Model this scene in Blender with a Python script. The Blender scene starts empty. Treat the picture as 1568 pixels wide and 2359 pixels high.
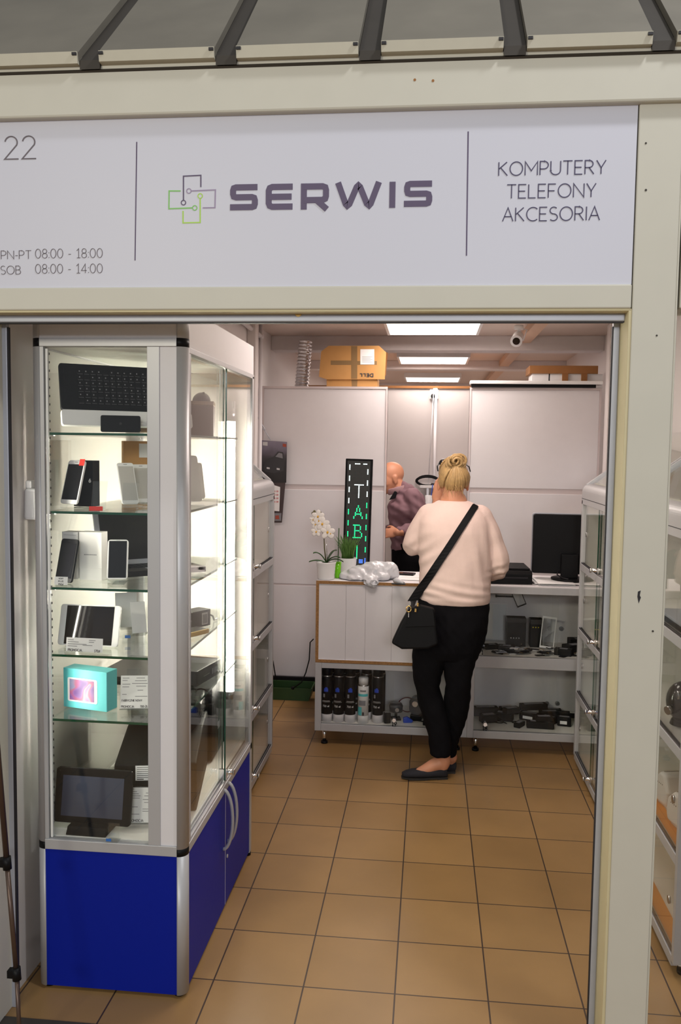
import bpy, math, random
from mathutils import Matrix, Vector, Euler
from mathutils.bvhtree import BVHTree
random.seed(7)
sc = bpy.context.scene
COL = sc.collection
R = math.radians

# ------------------------------------------------------------------ camera
W0, H0, FPX = 1568, 2359, 1973.0
CAM = Vector((0.67615, -2.66718, 1.76325))
YAW, PITCH, ROLL = R(-5.88304), R(-4.20024), R(0.77847)
_f = Vector((math.sin(YAW)*math.cos(PITCH), math.cos(YAW)*math.cos(PITCH), math.sin(PITCH)))
_r0 = Vector((math.cos(YAW), -math.sin(YAW), 0)); _u0 = _r0.cross(_f)
_r = math.cos(ROLL)*_r0 + math.sin(ROLL)*_u0
_u = -math.sin(ROLL)*_r0 + math.cos(ROLL)*_u0
cd = bpy.data.cameras.new('camera'); cam = bpy.data.objects.new('camera', cd); COL.objects.link(cam)
cd.sensor_fit = 'VERTICAL'; cd.sensor_height = 24.0; cd.sensor_width = 16.0
cd.lens = FPX/H0*24.0; cd.clip_start = 0.05
cam.matrix_world = Matrix(((_r.x, _u.x, -_f.x, CAM.x), (_r.y, _u.y, -_f.y, CAM.y), (_r.z, _u.z, -_f.z, CAM.z), (0, 0, 0, 1)))
sc.camera = cam

def at(px, py, axis='y', val=0.0):
    """point of the photograph on the real plane axis = val (measuring the room)"""
    d = (px-W0/2)/FPX*_r - (py-H0/2)/FPX*_u + _f
    k = 'xyz'.index(axis)
    return CAM + d*((val-CAM[k])/d[k])

# ------------------------------------------------------------------ world, lamps, exposure
sc.view_settings.view_transform = 'Standard'; sc.view_settings.look = 'None'
sc.view_settings.exposure = 0.0; sc.view_settings.gamma = 1.0
sc.view_settings.use_curve_mapping = False
sc.cycles.max_bounces = 10; sc.cycles.diffuse_bounces = 5; sc.cycles.glossy_bounces = 5
sc.cycles.transparent_max_bounces = 40; sc.cycles.caustics_reflective = False
sc.cycles.sample_clamp_indirect = 6.0; sc.cycles.use_denoising = True
wd = bpy.data.worlds.new('hall_air'); sc.world = wd; wd.use_nodes = True
bg = wd.node_tree.nodes['Background']; bg.inputs[0].default_value = (0.92, 0.96, 1.0, 1); bg.inputs[1].default_value = 0.33

def area(name, loc, target, sx, sy, power, color, spread=180):
    l = bpy.data.lights.new(name, 'AREA'); l.shape = 'RECTANGLE'; l.size = sx; l.size_y = sy
    l.energy = power; l.color = color; l.spread = R(spread)
    o = bpy.data.objects.new(name, l); COL.objects.link(o); o.location = loc
    o.rotation_euler = (Vector(target)-Vector(loc)).to_track_quat('-Z', 'Y').to_euler()
    return o
# market hall fluorescent lamps hung above the passage in front of the shop
area('hall_lamp', (2.3, -1.35, 4.9), (0.9, -0.33, 2.5), 0.30, 0.30, 52, (0.97, 0.98, 1.0))
area('hall_lamp', (-1.8, -5.5, 3.2), (0.0, -0.4, 1.3), 0.9, 0.5, 78, (1.0, 0.93, 0.74))
area('hall_lamp', (1.4, -7.5, 2.9), (0.5, -0.4, 1.6), 1.6, 0.6, 120, (0.98, 0.98, 1.0))
# warm LED panels in the shop ceiling (their housings are built with the ceiling)
CEIL = 2.63
LAMP_POS = [(0.69, 1.12), (0.68, 3.20), (0.69, 5.27), (0.69, 7.40)]
for x, y in LAMP_POS:
    area('led_panel_light', (x, y, CEIL-0.045), (x, y, 0), 0.6, 0.6, 18 if y < 3 else (20 if y < 4 else (17 if y < 6 else 32)), (1.0, 0.85, 0.78))

# ------------------------------------------------------------------ materials
def mat(name, color, rough=0.5, metal=0.0, spec=0.5, noise=0.0, nscale=30.0, bump=0.0, bscale=200.0, emit=None, estr=0.0, coat=0.0, stretch=None):
    m = bpy.data.materials.new(name); m.use_nodes = True
    nt = m.node_tree; b = nt.nodes['Principled BSDF']
    b.inputs['Base Color'].default_value = (*color, 1); b.inputs['Roughness'].default_value = rough
    b.inputs['Metallic'].default_value = metal; b.inputs['Specular IOR Level'].default_value = spec
    if coat: b.inputs['Coat Weight'].default_value = coat; b.inputs['Coat Roughness'].default_value = 0.05
    if emit: b.inputs['Emission Color'].default_value = (*emit, 1); b.inputs['Emission Strength'].default_value = estr
    tc = nt.nodes.new('ShaderNodeTexCoord'); vec = tc.outputs['Object']
    if stretch:
        mp = nt.nodes.new('ShaderNodeMapping'); mp.inputs['Scale'].default_value = stretch
        nt.links.new(vec, mp.inputs['Vector']); vec = mp.outputs['Vector']
    if noise:
        n = nt.nodes.new('ShaderNodeTexNoise'); n.inputs['Scale'].default_value = nscale; n.inputs['Detail'].default_value = 6
        nt.links.new(vec, n.inputs['Vector'])
        mr = nt.nodes.new('ShaderNodeMapRange'); mr.inputs[3].default_value = 1-noise; mr.inputs[4].default_value = 1+noise
        nt.links.new(n.outputs['Fac'], mr.inputs[0])
        mx = nt.nodes.new('ShaderNodeVectorMath'); mx.operation = 'SCALE'; mx.inputs[0].default_value = color
        nt.links.new(mr.outputs[0], mx.inputs['Scale']); nt.links.new(mx.outputs[0], b.inputs['Base Color'])
    if bump:
        n2 = nt.nodes.new('ShaderNodeTexNoise'); n2.inputs['Scale'].default_value = bscale; n2.inputs['Detail'].default_value = 4
        nt.links.new(vec, n2.inputs['Vector'])
        bp = nt.nodes.new('ShaderNodeBump'); bp.inputs['Strength'].default_value = bump; bp.inputs['Distance'].default_value = 0.004
        nt.links.new(n2.outputs['Fac'], bp.inputs['Height']); nt.links.new(bp.outputs[0], b.inputs['Normal'])
    return m

def glass(name, tint=(0.95, 0.98, 0.965), base=0.04, gain=1.0):
    """clear pane: lets light straight through, mirrors more at grazing angles"""
    m = bpy.data.materials.new(name); m.use_nodes = True; nt = m.node_tree
    nt.nodes.remove(nt.nodes['Principled BSDF']); out = nt.nodes['Material Output']
    lw = nt.nodes.new('ShaderNodeLayerWeight'); lw.inputs['Blend'].default_value = 0.5
    pw = nt.nodes.new('ShaderNodeMath'); pw.operation = 'POWER'; pw.inputs[1].default_value = 5.0
    ml = nt.nodes.new('ShaderNodeMath'); ml.operation = 'MULTIPLY_ADD'; ml.inputs[1].default_value = (1-base)*gain; ml.inputs[2].default_value = base
    nt.links.new(lw.outputs['Facing'], pw.inputs[0]); nt.links.new(pw.outputs[0], ml.inputs[0])
    tr = nt.nodes.new('ShaderNodeBsdfTransparent'); tr.inputs[0].default_value = (*tint, 1)
    gl = nt.nodes.new('ShaderNodeBsdfGlossy'); gl.inputs['Roughness'].default_value = 0.0; gl.inputs[0].default_value = (1, 1, 1, 1)
    mx = nt.nodes.new('ShaderNodeMixShader')
    nt.links.new(ml.outputs[0], mx.inputs[0]); nt.links.new(tr.outputs[0], mx.inputs[1]); nt.links.new(gl.outputs[0], mx.inputs[2])
    nt.links.new(mx.outputs[0], out.inputs[0])
    return m

def emission(name, color, strength):
    m = bpy.data.materials.new(name); m.use_nodes = True; nt = m.node_tree
    nt.nodes.remove(nt.nodes['Principled BSDF'])
    e = nt.nodes.new('ShaderNodeEmission'); e.inputs[0].default_value = (*color, 1); e.inputs[1].default_value = strength
    nt.links.new(e.outputs[0], nt.nodes['Material Output'].inputs[0])
    return m

def tile_floor():
    m = mat('floor_tiles', (0.4, 0.25, 0.13), 0.38, spec=0.4); nt = m.node_tree; b = nt.nodes['Principled BSDF']
    g = nt.nodes.new('ShaderNodeNewGeometry')
    br = nt.nodes.new('ShaderNodeTexBrick'); br.offset = 0.0; br.squash = 1.0
    br.inputs['Color1'].default_value = (0.275, 0.160, 0.062, 1); br.inputs['Color2'].default_value = (0.32, 0.190, 0.077, 1)
    br.inputs['Mortar'].default_value = (0.05, 0.03, 0.02, 1); br.inputs['Scale'].default_value = 1.0
    br.inputs['Mortar Size'].default_value = 0.0028; br.inputs['Mortar Smooth'].default_value = 0.15
    br.inputs['Brick Width'].default_value = 0.30; br.inputs['Row Height'].default_value = 0.30
    mp = nt.nodes.new('ShaderNodeMapping'); mp.inputs['Location'].default_value = (30.0, 30.0, 0)
    nt.links.new(g.outputs['Position'], mp.inputs['Vector']); nt.links.new(mp.outputs[0], br.inputs['Vector'])
    n = nt.nodes.new('ShaderNodeTexNoise'); n.inputs['Scale'].default_value = 4.5; n.inputs['Detail'].default_value = 7
    nt.links.new(g.outputs['Position'], n.inputs['Vector'])
    mr = nt.nodes.new('ShaderNodeMapRange'); mr.inputs[3].default_value = 0.82; mr.inputs[4].default_value = 1.18
    nt.links.new(n.outputs['Fac'], mr.inputs[0])
    vm = nt.nodes.new('ShaderNodeVectorMath'); vm.operation = 'SCALE'
    nt.links.new(br.outputs['Color'], vm.inputs[0]); nt.links.new(mr.outputs[0], vm.inputs['Scale'])
    nt.links.new(vm.outputs[0], b.inputs['Base Color'])
    bp = nt.nodes.new('ShaderNodeBump'); bp.inputs['Strength'].default_value = 0.5; bp.inputs['Distance'].default_value = 0.002; bp.invert = True
    nt.links.new(br.outputs['Fac'], bp.inputs['Height']); nt.links.new(bp.outputs[0], b.inputs['Normal'])
    return m

M = dict(
    floor=tile_floor(),
    beige=mat('beige_painted_panel', (0.56, 0.54, 0.465), 0.55, noise=0.04, nscale=9),
    cream=mat('cream_painted_edge', (0.60, 0.53, 0.33), 0.55, noise=0.04, nscale=9),
    sign=mat('sign_board_white', (0.585, 0.59, 0.675), 0.45),
    wall=mat('white_wall_paint', (0.72, 0.68, 0.67), 0.6, noise=0.03, nscale=5),
    ceil=mat('ceiling_paint', (0.66, 0.56, 0.50), 0.7, noise=0.04, nscale=4),
    beam=mat('painted_beam', (0.70, 0.66, 0.66), 0.6, noise=0.03),
    tan=mat('tan_beam', (0.62, 0.42, 0.30), 0.6, noise=0.05),
    panel=mat('white_laminate', (0.70, 0.68, 0.70), 0.5, noise=0.03, nscale=14),
    panel_edge=mat('laminate_edge_strip', (0.60, 0.53, 0.53), 0.5),
    alu=mat('anodised_aluminium', (0.46, 0.46, 0.475), 0.42, metal=0.3, noise=0.03, nscale=40, stretch=(1, 1, 0.05)),
    alu_grey=mat('grey_aluminium', (0.44, 0.46, 0.52), 0.45, metal=0.25, noise=0.04, nscale=30),
    seal=mat('black_rubber', (0.012, 0.01, 0.014), 0.6),
    black=mat('black_plastic', (0.006, 0.006, 0.007), 0.45, spec=0.15),
    blackm=mat('matte_black_plastic', (0.009, 0.009, 0.010), 0.65, spec=0.12, bump=0.2, bscale=900),
    screen=mat('dark_glass_screen', (0.008, 0.008, 0.010), 0.06, spec=0.6),
    lcdgrey=mat('matt_lcd_screen', (0.022, 0.021, 0.021), 0.35, spec=0.3),
    white=mat('white_plastic', (0.80, 0.80, 0.80), 0.35),
    paper=mat('white_paper', (0.82, 0.82, 0.82), 0.7, noise=0.02),
    card=mat('white_card_box', (0.80, 0.79, 0.78), 0.5),
    lam=mat('cabinet_white_board', (0.80, 0.785, 0.74), 0.30, noise=0.02),
    blue=mat('blue_laminate', (0.0005, 0.011, 0.27), 0.5, noise=0.04, nscale=60, spec=0.2),
    roof=mat('grey_roof_sheet', (0.165, 0.148, 0.118), 0.6, noise=0.25, nscale=5),
    roofb=mat('dark_roof_batten', (0.04, 0.033, 0.026), 0.7, noise=0.2, nscale=8),
    lip=mat('white_roof_lip', (0.50, 0.47, 0.38), 0.55, noise=0.05),
    ink=mat('sign_ink_dark', (0.085, 0.06, 0.125), 0.5),
    inkthin=mat('sign_ink_thin', (0.06, 0.05, 0.11), 0.5),
    inkgrey=mat('sign_ink_grey', (0.13, 0.11, 0.13), 0.5),
    violet=mat('logo_grey_violet', (0.30, 0.24, 0.36), 0.5),
    green=mat('logo_green', (0.20, 0.50, 0.12), 0.5), lime=mat('logo_lime', (0.38, 0.62, 0.08), 0.5),
    print=mat('black_print', (0.03, 0.03, 0.035), 0.7), printg=mat('grey_print', (0.22, 0.22, 0.24), 0.7),
    red=mat('red_sticker', (0.80, 0.03, 0.02), 0.5),
    chrome=mat('chrome', (0.85, 0.85, 0.86), 0.08, metal=1.0),
    steel=mat('satin_steel', (0.60, 0.60, 0.61), 0.28, metal=1.0),
    chip=mat('raw_chipboard_edge', (0.30, 0.155, 0.055), 0.85, noise=0.6, nscale=130),
    kraft=mat('brown_cardboard', (0.45, 0.235, 0.075), 0.8, noise=0.06, nscale=20),
    kraft2=mat('dark_brown_cardboard', (0.30, 0.13, 0.04), 0.8, noise=0.06, nscale=20),
    tape=mat('brown_tape', (0.21, 0.13, 0.055), 0.4),
    kraft3=mat('deep_brown_cardboard', (0.075, 0.040, 0.022), 0.8, noise=0.1), pale=mat('pale_bare_screen', (0.50, 0.48, 0.45), 0.25),
    turq=mat('turquoise_card', (0.10, 0.56, 0.60), 0.45),
    glass=glass('clear_glass', (0.975, 0.98, 0.975), 0.025), caseg=glass('counter_glass', (0.98, 0.985, 0.98), 0.012), shelfg=glass('shelf_glass', (0.95, 0.975, 0.955)),
    tint=glass('cabinet_glass', (0.96, 0.965, 0.955), 0.04),
    acryl=glass('clear_acrylic', (0.95, 0.96, 0.96), 0.05, 0.7),
    gedge=mat('green_glass_edge', (0.004, 0.07, 0.035), 0.15, spec=0.7),
    tube2=emission('slim_fluorescent_tube', (1.0, 0.94, 0.80), 58.0),
    lamp=emission('led_diffuser', (1.0, 0.93, 0.82), 3.0),
    tube=emission('fluorescent_tube', (1.0, 0.94, 0.80), 110.0),
    skin=mat('skin', (0.56, 0.25, 0.145), 0.5, noise=0.06, nscale=25),
    knit=mat('pale_pink_knit', (0.70, 0.53, 0.48), 0.85, noise=0.04, nscale=40, bump=0.25, bscale=420),
    trous=mat('black_trouser_cloth', (0.0045, 0.0042, 0.0055), 0.9, spec=0.1),
    shoe=mat('dark_navy_suede', (0.012, 0.012, 0.018), 0.85),
    sole=mat('shoe_sole', (0.02, 0.017, 0.015), 0.7),
    leather=mat('black_leather', (0.005, 0.005, 0.006), 0.6, spec=0.15),
    gold=mat('gold_metal', (0.75, 0.50, 0.18), 0.25, metal=1.0),
    shirt=mat('mauve_shirt_cloth', (0.20, 0.108, 0.128), 0.8, noise=0.08, nscale=60, stretch=(6, 6, 0.6)),
)
def hair_material():
    m = mat('blonde_hair', (0.43, 0.27, 0.115), 0.5, noise=0.45, nscale=60, bump=0.0)
    return m
M['hair'] = hair_material()

# ------------------------------------------------------------------ mesh builder
class MB:
    def __init__(s): s.v = []; s.f = []; s.mi = []; s.M = Matrix.Identity(4); s.k = 0; s.sm = []
    def add(s, vs, fs, smooth=False):
        n = len(s.v); s.v += [s.M @ Vector(v) for v in vs]
        for f in fs: s.f.append([n+i for i in f]); s.mi.append(s.k); s.sm.append(smooth)
        return s
    def mat(s, k): s.k = k; return s
    def tf(s, Mx): s.M = Mx; return s
    def box(s, x0, x1, y0, y1, z0, z1):
        if x0 > x1: x0, x1 = x1, x0
        if y0 > y1: y0, y1 = y1, y0
        if z0 > z1: z0, z1 = z1, z0
        return s.add([(x0,y0,z0),(x1,y0,z0),(x1,y1,z0),(x0,y1,z0),(x0,y0,z1),(x1,y0,z1),(x1,y1,z1),(x0,y1,z1)],
                     [(0,3,2,1),(4,5,6,7),(0,1,5,4),(1,2,6,5),(2,3,7,6),(3,0,4,7)])
    def prism(s, poly, a, b, axis='y'):
        """polygon in the plane across axis, extruded from a to b"""
        def mk(p, t):
            return {'x': (t, p[0], p[1]), 'y': (p[0], t, p[1]), 'z': (p[0], p[1], t)}[axis]
        n = len(poly); vs = [mk(p, a) for p in poly]+[mk(p, b) for p in poly]
        return s.add(vs, [list(range(n))[::-1], list(range(n, 2*n))]+[(i, (i+1) % n, n+(i+1) % n, n+i) for i in range(n)])
    def rbox(s, x0, x1, z0, z1, y0, y1, r=0.008, n=5, r2=None):
        """slab facing y with rounded corners (phones, tablets, monitors)"""
        P = []
        for cx, cz, a in ((x1-r, z1-r, 0), (x0+r, z1-r, 90), (x0+r, z0+r, 180), (x1-r, z0+r, 270)):
            for i in range(n+1):
                t = R(a+90*i/n); P.append((cx+r*math.cos(t), cz+r*math.sin(t)))
        return s.prism(P, y0, y1, 'y')
    def cyl(s, c0, c1, r0, r1=None, n=20, caps=True):
        r1 = r0 if r1 is None else r1
        return s.tube([c0, c1], [r0, r1], n, caps)
    def tube(s, pts, rad, n=12, caps=True, closed=False):
        pts = [Vector(p) for p in pts]; m = len(pts)
        if not hasattr(rad, '__len__'): rad = [rad]*m
        rings = []; nrm = None
        for i in range(m):
            if closed: t = pts[(i+1) % m]-pts[i-1]
            else: t = pts[min(i+1, m-1)]-pts[max(i-1, 0)]
            t = t.normalized() if t.length > 1e-9 else Vector((0, 0, 1))
            if nrm is None:
                h = Vector((0, 0, 1)) if abs(t.z) < 0.9 else Vector((1, 0, 0)); nrm = (h-t*h.dot(t)).normalized()
            else:
                nrm = nrm-t*nrm.dot(t)
                nrm = nrm.normalized() if nrm.length > 1e-6 else t.orthogonal().normalized()
            bn = t.cross(nrm); rr = rad[i]; rx, ry = rr if hasattr(rr, '__len__') else (rr, rr)
            rings.append([pts[i]+nrm*rx*math.cos(2*math.pi*j/n)+bn*ry*math.sin(2*math.pi*j/n) for j in range(n)])
        vs = [p for r_ in rings for p in r_]; fs = []
        for i in range(m if closed else m-1):
            a, b = i*n, ((i+1) % m)*n
            fs += [(a+j, a+(j+1) % n, b+(j+1) % n, b+j) for j in range(n)]
        s.add(vs, fs, True)
        if caps and not closed:
            k = len(s.v)-len(vs)
            s.f.append([k+j for j in range(n)][::-1]); s.mi.append(s.k); s.sm.append(False)
            s.f.append([k+(m-1)*n+j for j in range(n)]); s.mi.append(s.k); s.sm.append(False)
        return s
    def lathe(s, prof, c=(0, 0, 0), n=28, cap=True):
        c = Vector(c); m = len(prof)
        vs = [c+Vector((r*math.cos(2*math.pi*j/n), r*math.sin(2*math.pi*j/n), z)) for r, z in prof for j in range(n)]
        fs = [(i*n+j, i*n+(j+1) % n, (i+1)*n+(j+1) % n, (i+1)*n+j) for i in range(m-1) for j in range(n)]
        s.add(vs, fs, True)
        if cap:
            k = len(s.v)-len(vs)
            s.f.append([k+j for j in range(n)][::-1]); s.mi.append(s.k); s.sm.append(False)
            s.f.append([k+(m-1)*n+j for j in range(n)]); s.mi.append(s.k); s.sm.append(False)
        return s
    def ball(s, c, rx, ry=None, rz=None, nu=16, nv=10):
        ry = rx if ry is None else ry; rz = rx if rz is None else rz; c = Vector(c)
        vs = [c+Vector((0, 0, -rz))]
        for i in range(1, nv):
            a = -math.pi/2+math.pi*i/nv
            vs += [c+Vector((rx*math.cos(a)*math.cos(2*math.pi*j/nu), ry*math.cos(a)*math.sin(2*math.pi*j/nu), rz*math.sin(a))) for j in range(nu)]
        vs.append(c+Vector((0, 0, rz))); L = len(vs)-1; fs = []
        for j in range(nu): fs.append((0, 1+(j+1) % nu, 1+j)); fs.append((L, L-nu+j, L-nu+(j+1) % nu))
        for i in range(nv-2):
            a = 1+i*nu; b = a+nu
            fs += [(a+j, a+(j+1) % nu, b+(j+1) % nu, b+j) for j in range(nu)]
        return s.add(vs, fs, True)
    def limb(s, pts, rad, n=16, sub=6):
        """rounded tapering limb through joints"""
        pts = [Vector(p) for p in pts]; P = []; Q = []
        for i in range(len(pts)-1):
            p0 = pts[max(i-1, 0)]; p1 = pts[i]; p2 = pts[i+1]; p3 = pts[min(i+2, len(pts)-1)]
            for k in range(sub):
                t = k/sub
                P.append(0.5*((2*p1)+(p2-p0)*t+(2*p0-5*p1+4*p2-p3)*t*t+(3*p1-p0-3*p2+p3)*t**3))
                Q.append(rad[i]*(1-t)+rad[i+1]*t)
        P.append(pts[-1]); Q.append(rad[-1])
        s.tube(P, Q, n); s.ball(P[0], Q[0]); s.ball(P[-1], Q[-1])
        return s
    def loft(s, secs, n=32, pw=2.3):
        """stack of superellipse sections (cx, cy, z, rx, ry)"""
        vs = []
        for cx, cy, z, rx, ry in secs:
            for j in range(n):
                t = 2*math.pi*j/n; c, d = math.cos(t), math.sin(t)
                vs.append((cx+rx*math.copysign(abs(c)**(2/pw), c), cy+ry*math.copysign(abs(d)**(2/pw), d), z))
        m = len(secs); fs = [(i*n+j, i*n+(j+1) % n, (i+1)*n+(j+1) % n, (i+1)*n+j) for i in range(m-1) for j in range(n)]
        fs += [list(range(n))[::-1], [(m-1)*n+j for j in range(n)]]
        if secs[0][2] > secs[-1][2]: fs = [f[::-1] for f in fs]
        return s.add(vs, fs, True)
    def mesh(s, name, mats):
        me = bpy.data.meshes.new(name); me.from_pydata([tuple(v) for v in s.v], [], s.f)
        for m in (mats if isinstance(mats, (list, tuple)) else [mats]): me.materials.append(m)
        me.polygons.foreach_set('material_index', s.mi); me.polygons.foreach_set('use_smooth', s.sm)
        me.update(); return me

WM = {}
def link(o, parent=None, world=False):
    COL.objects.link(o)
    if parent is not None:
        o.parent = parent
        if world: o.matrix_parent_inverse = WM[parent.name].inverted()
    return o
def build(name, mb, mats, parent=None, world=False, bevel=0, label=None, seg=2):
    o = bpy.data.objects.new(name, mb.mesh(name, mats)); link(o, parent, world)
    WM[o.name] = WM[parent.name].copy() if (parent is not None and not world) else Matrix.Identity(4)
    if bevel:
        b = o.modifiers.new('bevel', 'BEVEL'); b.width = bevel; b.segments = seg; b.limit_method = 'ANGLE'; b.angle_limit = R(40)
    if label: o['label'] = label
    return o
def tag(o, label, cat, group=None, kind=None):
    o['label'] = label; o['category'] = cat
    if group: o['group'] = group
    if kind: o['kind'] = kind
    return o
def thing(name, label, cat, loc=(0, 0, 0), rot=(0, 0, 0), group=None):
    o = bpy.data.objects.new(name, None); COL.objects.link(o); o.empty_display_size = 0.05
    o.location = loc; o.rotation_euler = tuple(R(a) for a in rot)
    WM[o.name] = Matrix.Translation(Vector(loc)) @ Euler(tuple(R(a) for a in rot)).to_matrix().to_4x4()
    return tag(o, label, cat, group)
def struct(name, mb, mats, bevel=0, parent=None):
    o = build(name, mb, mats, parent, bevel=bevel)
    if parent is None: o['kind'] = 'structure'
    return o
def clone(root, loc=None, rot=None, label=None, group=None):
    r = root.copy(); COL.objects.link(r)
    if loc is not None: r.location = loc
    if rot is not None: r.rotation_euler = tuple(R(a) for a in rot)
    if label: r['label'] = label
    if group: r['group'] = group
    for ch in root.children:
        c = ch.copy(); COL.objects.link(c); c.parent = r; c.matrix_parent_inverse = ch.matrix_parent_inverse.copy()
        for g in ch.children:
            d = g.copy(); COL.objects.link(d); d.parent = c; d.matrix_parent_inverse = g.matrix_parent_inverse.copy()
    return r
def blob(name, mb, voxel, mats, parent=None, smooth=6, world=True, fn=None, sfac=0.5):
    """fuse overlapping closed pieces into one continuous skin"""
    me = mb.mesh('raw', mats); o = bpy.data.objects.new('raw', me); COL.objects.link(o)
    m = o.modifiers.new('r', 'REMESH'); m.mode = 'VOXEL'; m.voxel_size = voxel; m.use_smooth_shade = True
    k = o.modifiers.new('s', 'SMOOTH'); k.factor = sfac; k.iterations = smooth
    dg = bpy.context.evaluated_depsgraph_get(); dg.update()
    nm = bpy.data.meshes.new_from_object(o.evaluated_get(dg)); nm.name = name
    bpy.data.objects.remove(o); bpy.data.meshes.remove(me)
    if fn:
        cs_ = [v.co.copy() for v in nm.vertices]; ns_ = [n.vector.copy() for n in nm.vertex_normals]
        nm.vertices.foreach_set('co', [x for c, n in zip(cs_, ns_) for x in fn(c, n)]); nm.update()
    nm.materials.clear()
    for x in (mats if isinstance(mats, (list, tuple)) else [mats]): nm.materials.append(x)
    nm.polygons.foreach_set('use_smooth', [True]*len(nm.polygons))
    ob = bpy.data.objects.new(name, nm); link(ob, parent, world); WM[ob.name] = Matrix.Identity(4)
    return ob

# ------------------------------------------------------------------ lettering (single strokes drawn as raised ribbons)
def arc(cx, cy, rx, ry, a0, a1, n=12):
    return [(cx+rx*math.cos(R(a0+(a1-a0)*i/n)), cy+ry*math.sin(R(a0+(a1-a0)*i/n))) for i in range(n+1)]
GL = {
 'A': (.66, [[(0,0),(.33,1),(.66,0)],[(.12,.34),(.54,.34)]]), 'B': (.52, [[(0,0),(0,1),(.26,1)]+arc(.26,.76,.2,.24,90,-90)+[(0,.52)],[(.26,.52)]+arc(.27,.26,.24,.26,90,-90)+[(0,0)]]),
 'C': (.66, [arc(.4,.5,.4,.5,48,312,18)]), 'D': (.64, [[(0,0),(0,1),(.2,1)]+arc(.2,.5,.44,.5,90,-90,16)+[(0,0)]]),
 'E': (.46, [[(.46,1),(0,1),(0,0),(.46,0)],[(0,.51),(.40,.51)]]), 'F': (.45, [[(.45,1),(0,1),(0,0)],[(0,.5),(.38,.5)]]),
 'I': (.02, [[(.01,0),(.01,1)]]), 'J': (.34, [[(.34,1),(.34,.26)]+arc(.14,.24,.2,.24,0,-120,8)]), 'K': (.54, [[(0,0),(0,1)],[(.50,1),(.02,.5)],[(.12,.58),(.54,0)]]),
 'L': (.44, [[(0,1),(0,0),(.44,0)]]), 'M': (.76, [[(0,0),(0,1),(.38,.32),(.76,1),(.76,0)]]), 'N': (.64, [[(0,0),(0,1),(.64,0),(.64,1)]]),
 'O': (.78, [arc(.39,.5,.39,.5,90,450,28)]), 'P': (.5, [[(0,0),(0,1),(.24,1)]+arc(.24,.72,.26,.28,90,-90,12)+[(0,.44)]]),
 'R': (.54, [[(0,0),(0,1),(.24,1)]+arc(.24,.74,.24,.26,90,-90,12)+[(0,.48)],[(.24,.48),(.54,0)]]),
 'S': (.5, [arc(.26,.75,.23,.25,40,270,14)+arc(.25,.25,.25,.25,90,-140,14)]), 'T': (.56, [[(0,1),(.56,1)],[(.28,1),(.28,0)]]),
 'U': (.6, [[(0,1),(0,.32)]+arc(.3,.32,.3,.32,180,360,14)+[(.6,1)]]), 'W': (.9, [[(0,1),(.24,0),(.45,.9),(.66,0),(.9,1)]]), 'Y': (.56, [[(0,1),(.28,.45),(.56,1)],[(.28,.45),(.28,0)]]),
 'Z': (.52, [[(0,1),(.52,1),(0,0),(.52,0)]]), 'm': (.5, [[(0,0),(0,.62)],[(0,.5)]+arc(.125,.5,.125,.13,180,0,6)+[(.25,0)],[(.25,.5)]+arc(.375,.5,.125,.13,180,0,6)+[(.5,0)]]),
 'z': (.34, [[(0,.62),(.34,.62),(0,0),(.34,0)]]), 'l': (.02, [[(.01,0),(.01,1)]]), 'w': (.5, [[(0,.62),(.12,0),(.25,.55),(.38,0),(.5,.62)]]),
 '0': (.54, [arc(.27,.5,.27,.5,90,450,24)]), '1': (.36, [[(.02,.78),(.22,1),(.22,0)],[(.04,0),(.38,0)]]), '2': (.5, [arc(.25,.73,.23,.27,170,-25,12)+[(0,0),(.52,0)]]),
 '3': (.48, [arc(.22,.75,.22,.25,150,-90,10)+arc(.22,.25,.25,.25,90,-150,10)]), '4': (.54, [[(.4,0),(.4,1),(0,.28),(.54,.28)]]), '5': (.5, [[(.44,1),(.1,1),(.06,.56)]+arc(.22,.32,.26,.32,110,-140,12)]),
 '6': (.52, [[(.36,1),(.05,.45)]+arc(.26,.3,.25,.3,150,510,18)]), '7': (.5, [[(0,1),(.5,1),(.14,0)]]), '8': (.5, [arc(.25,.75,.21,.25,90,450,16),arc(.25,.26,.25,.26,90,450,16)]), '9': (.52, [arc(.26,.7,.25,.3,-30,330,18)+[(.16,0)]]),
 '-': (.24, [[(0,.4),(.24,.4)]]), ':': (.04, [[(.02,.02),(.02,.10)],[(.02,.55),(.02,.63)]]), ' ': (.26, []), '.': (.04, [[(.02,0),(.02,.08)]]), '/': (.4, [[(0,0),(.4,1)]]),
 'Ł': (.46, [[(.04,1),(.04,0),(.46,0)],[(-.08,.38),(.26,.62)]]), 'ł': (.12, [[(.06,0),(.06,1)],[(-.04,.44),(.16,.62)]]),
}
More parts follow.
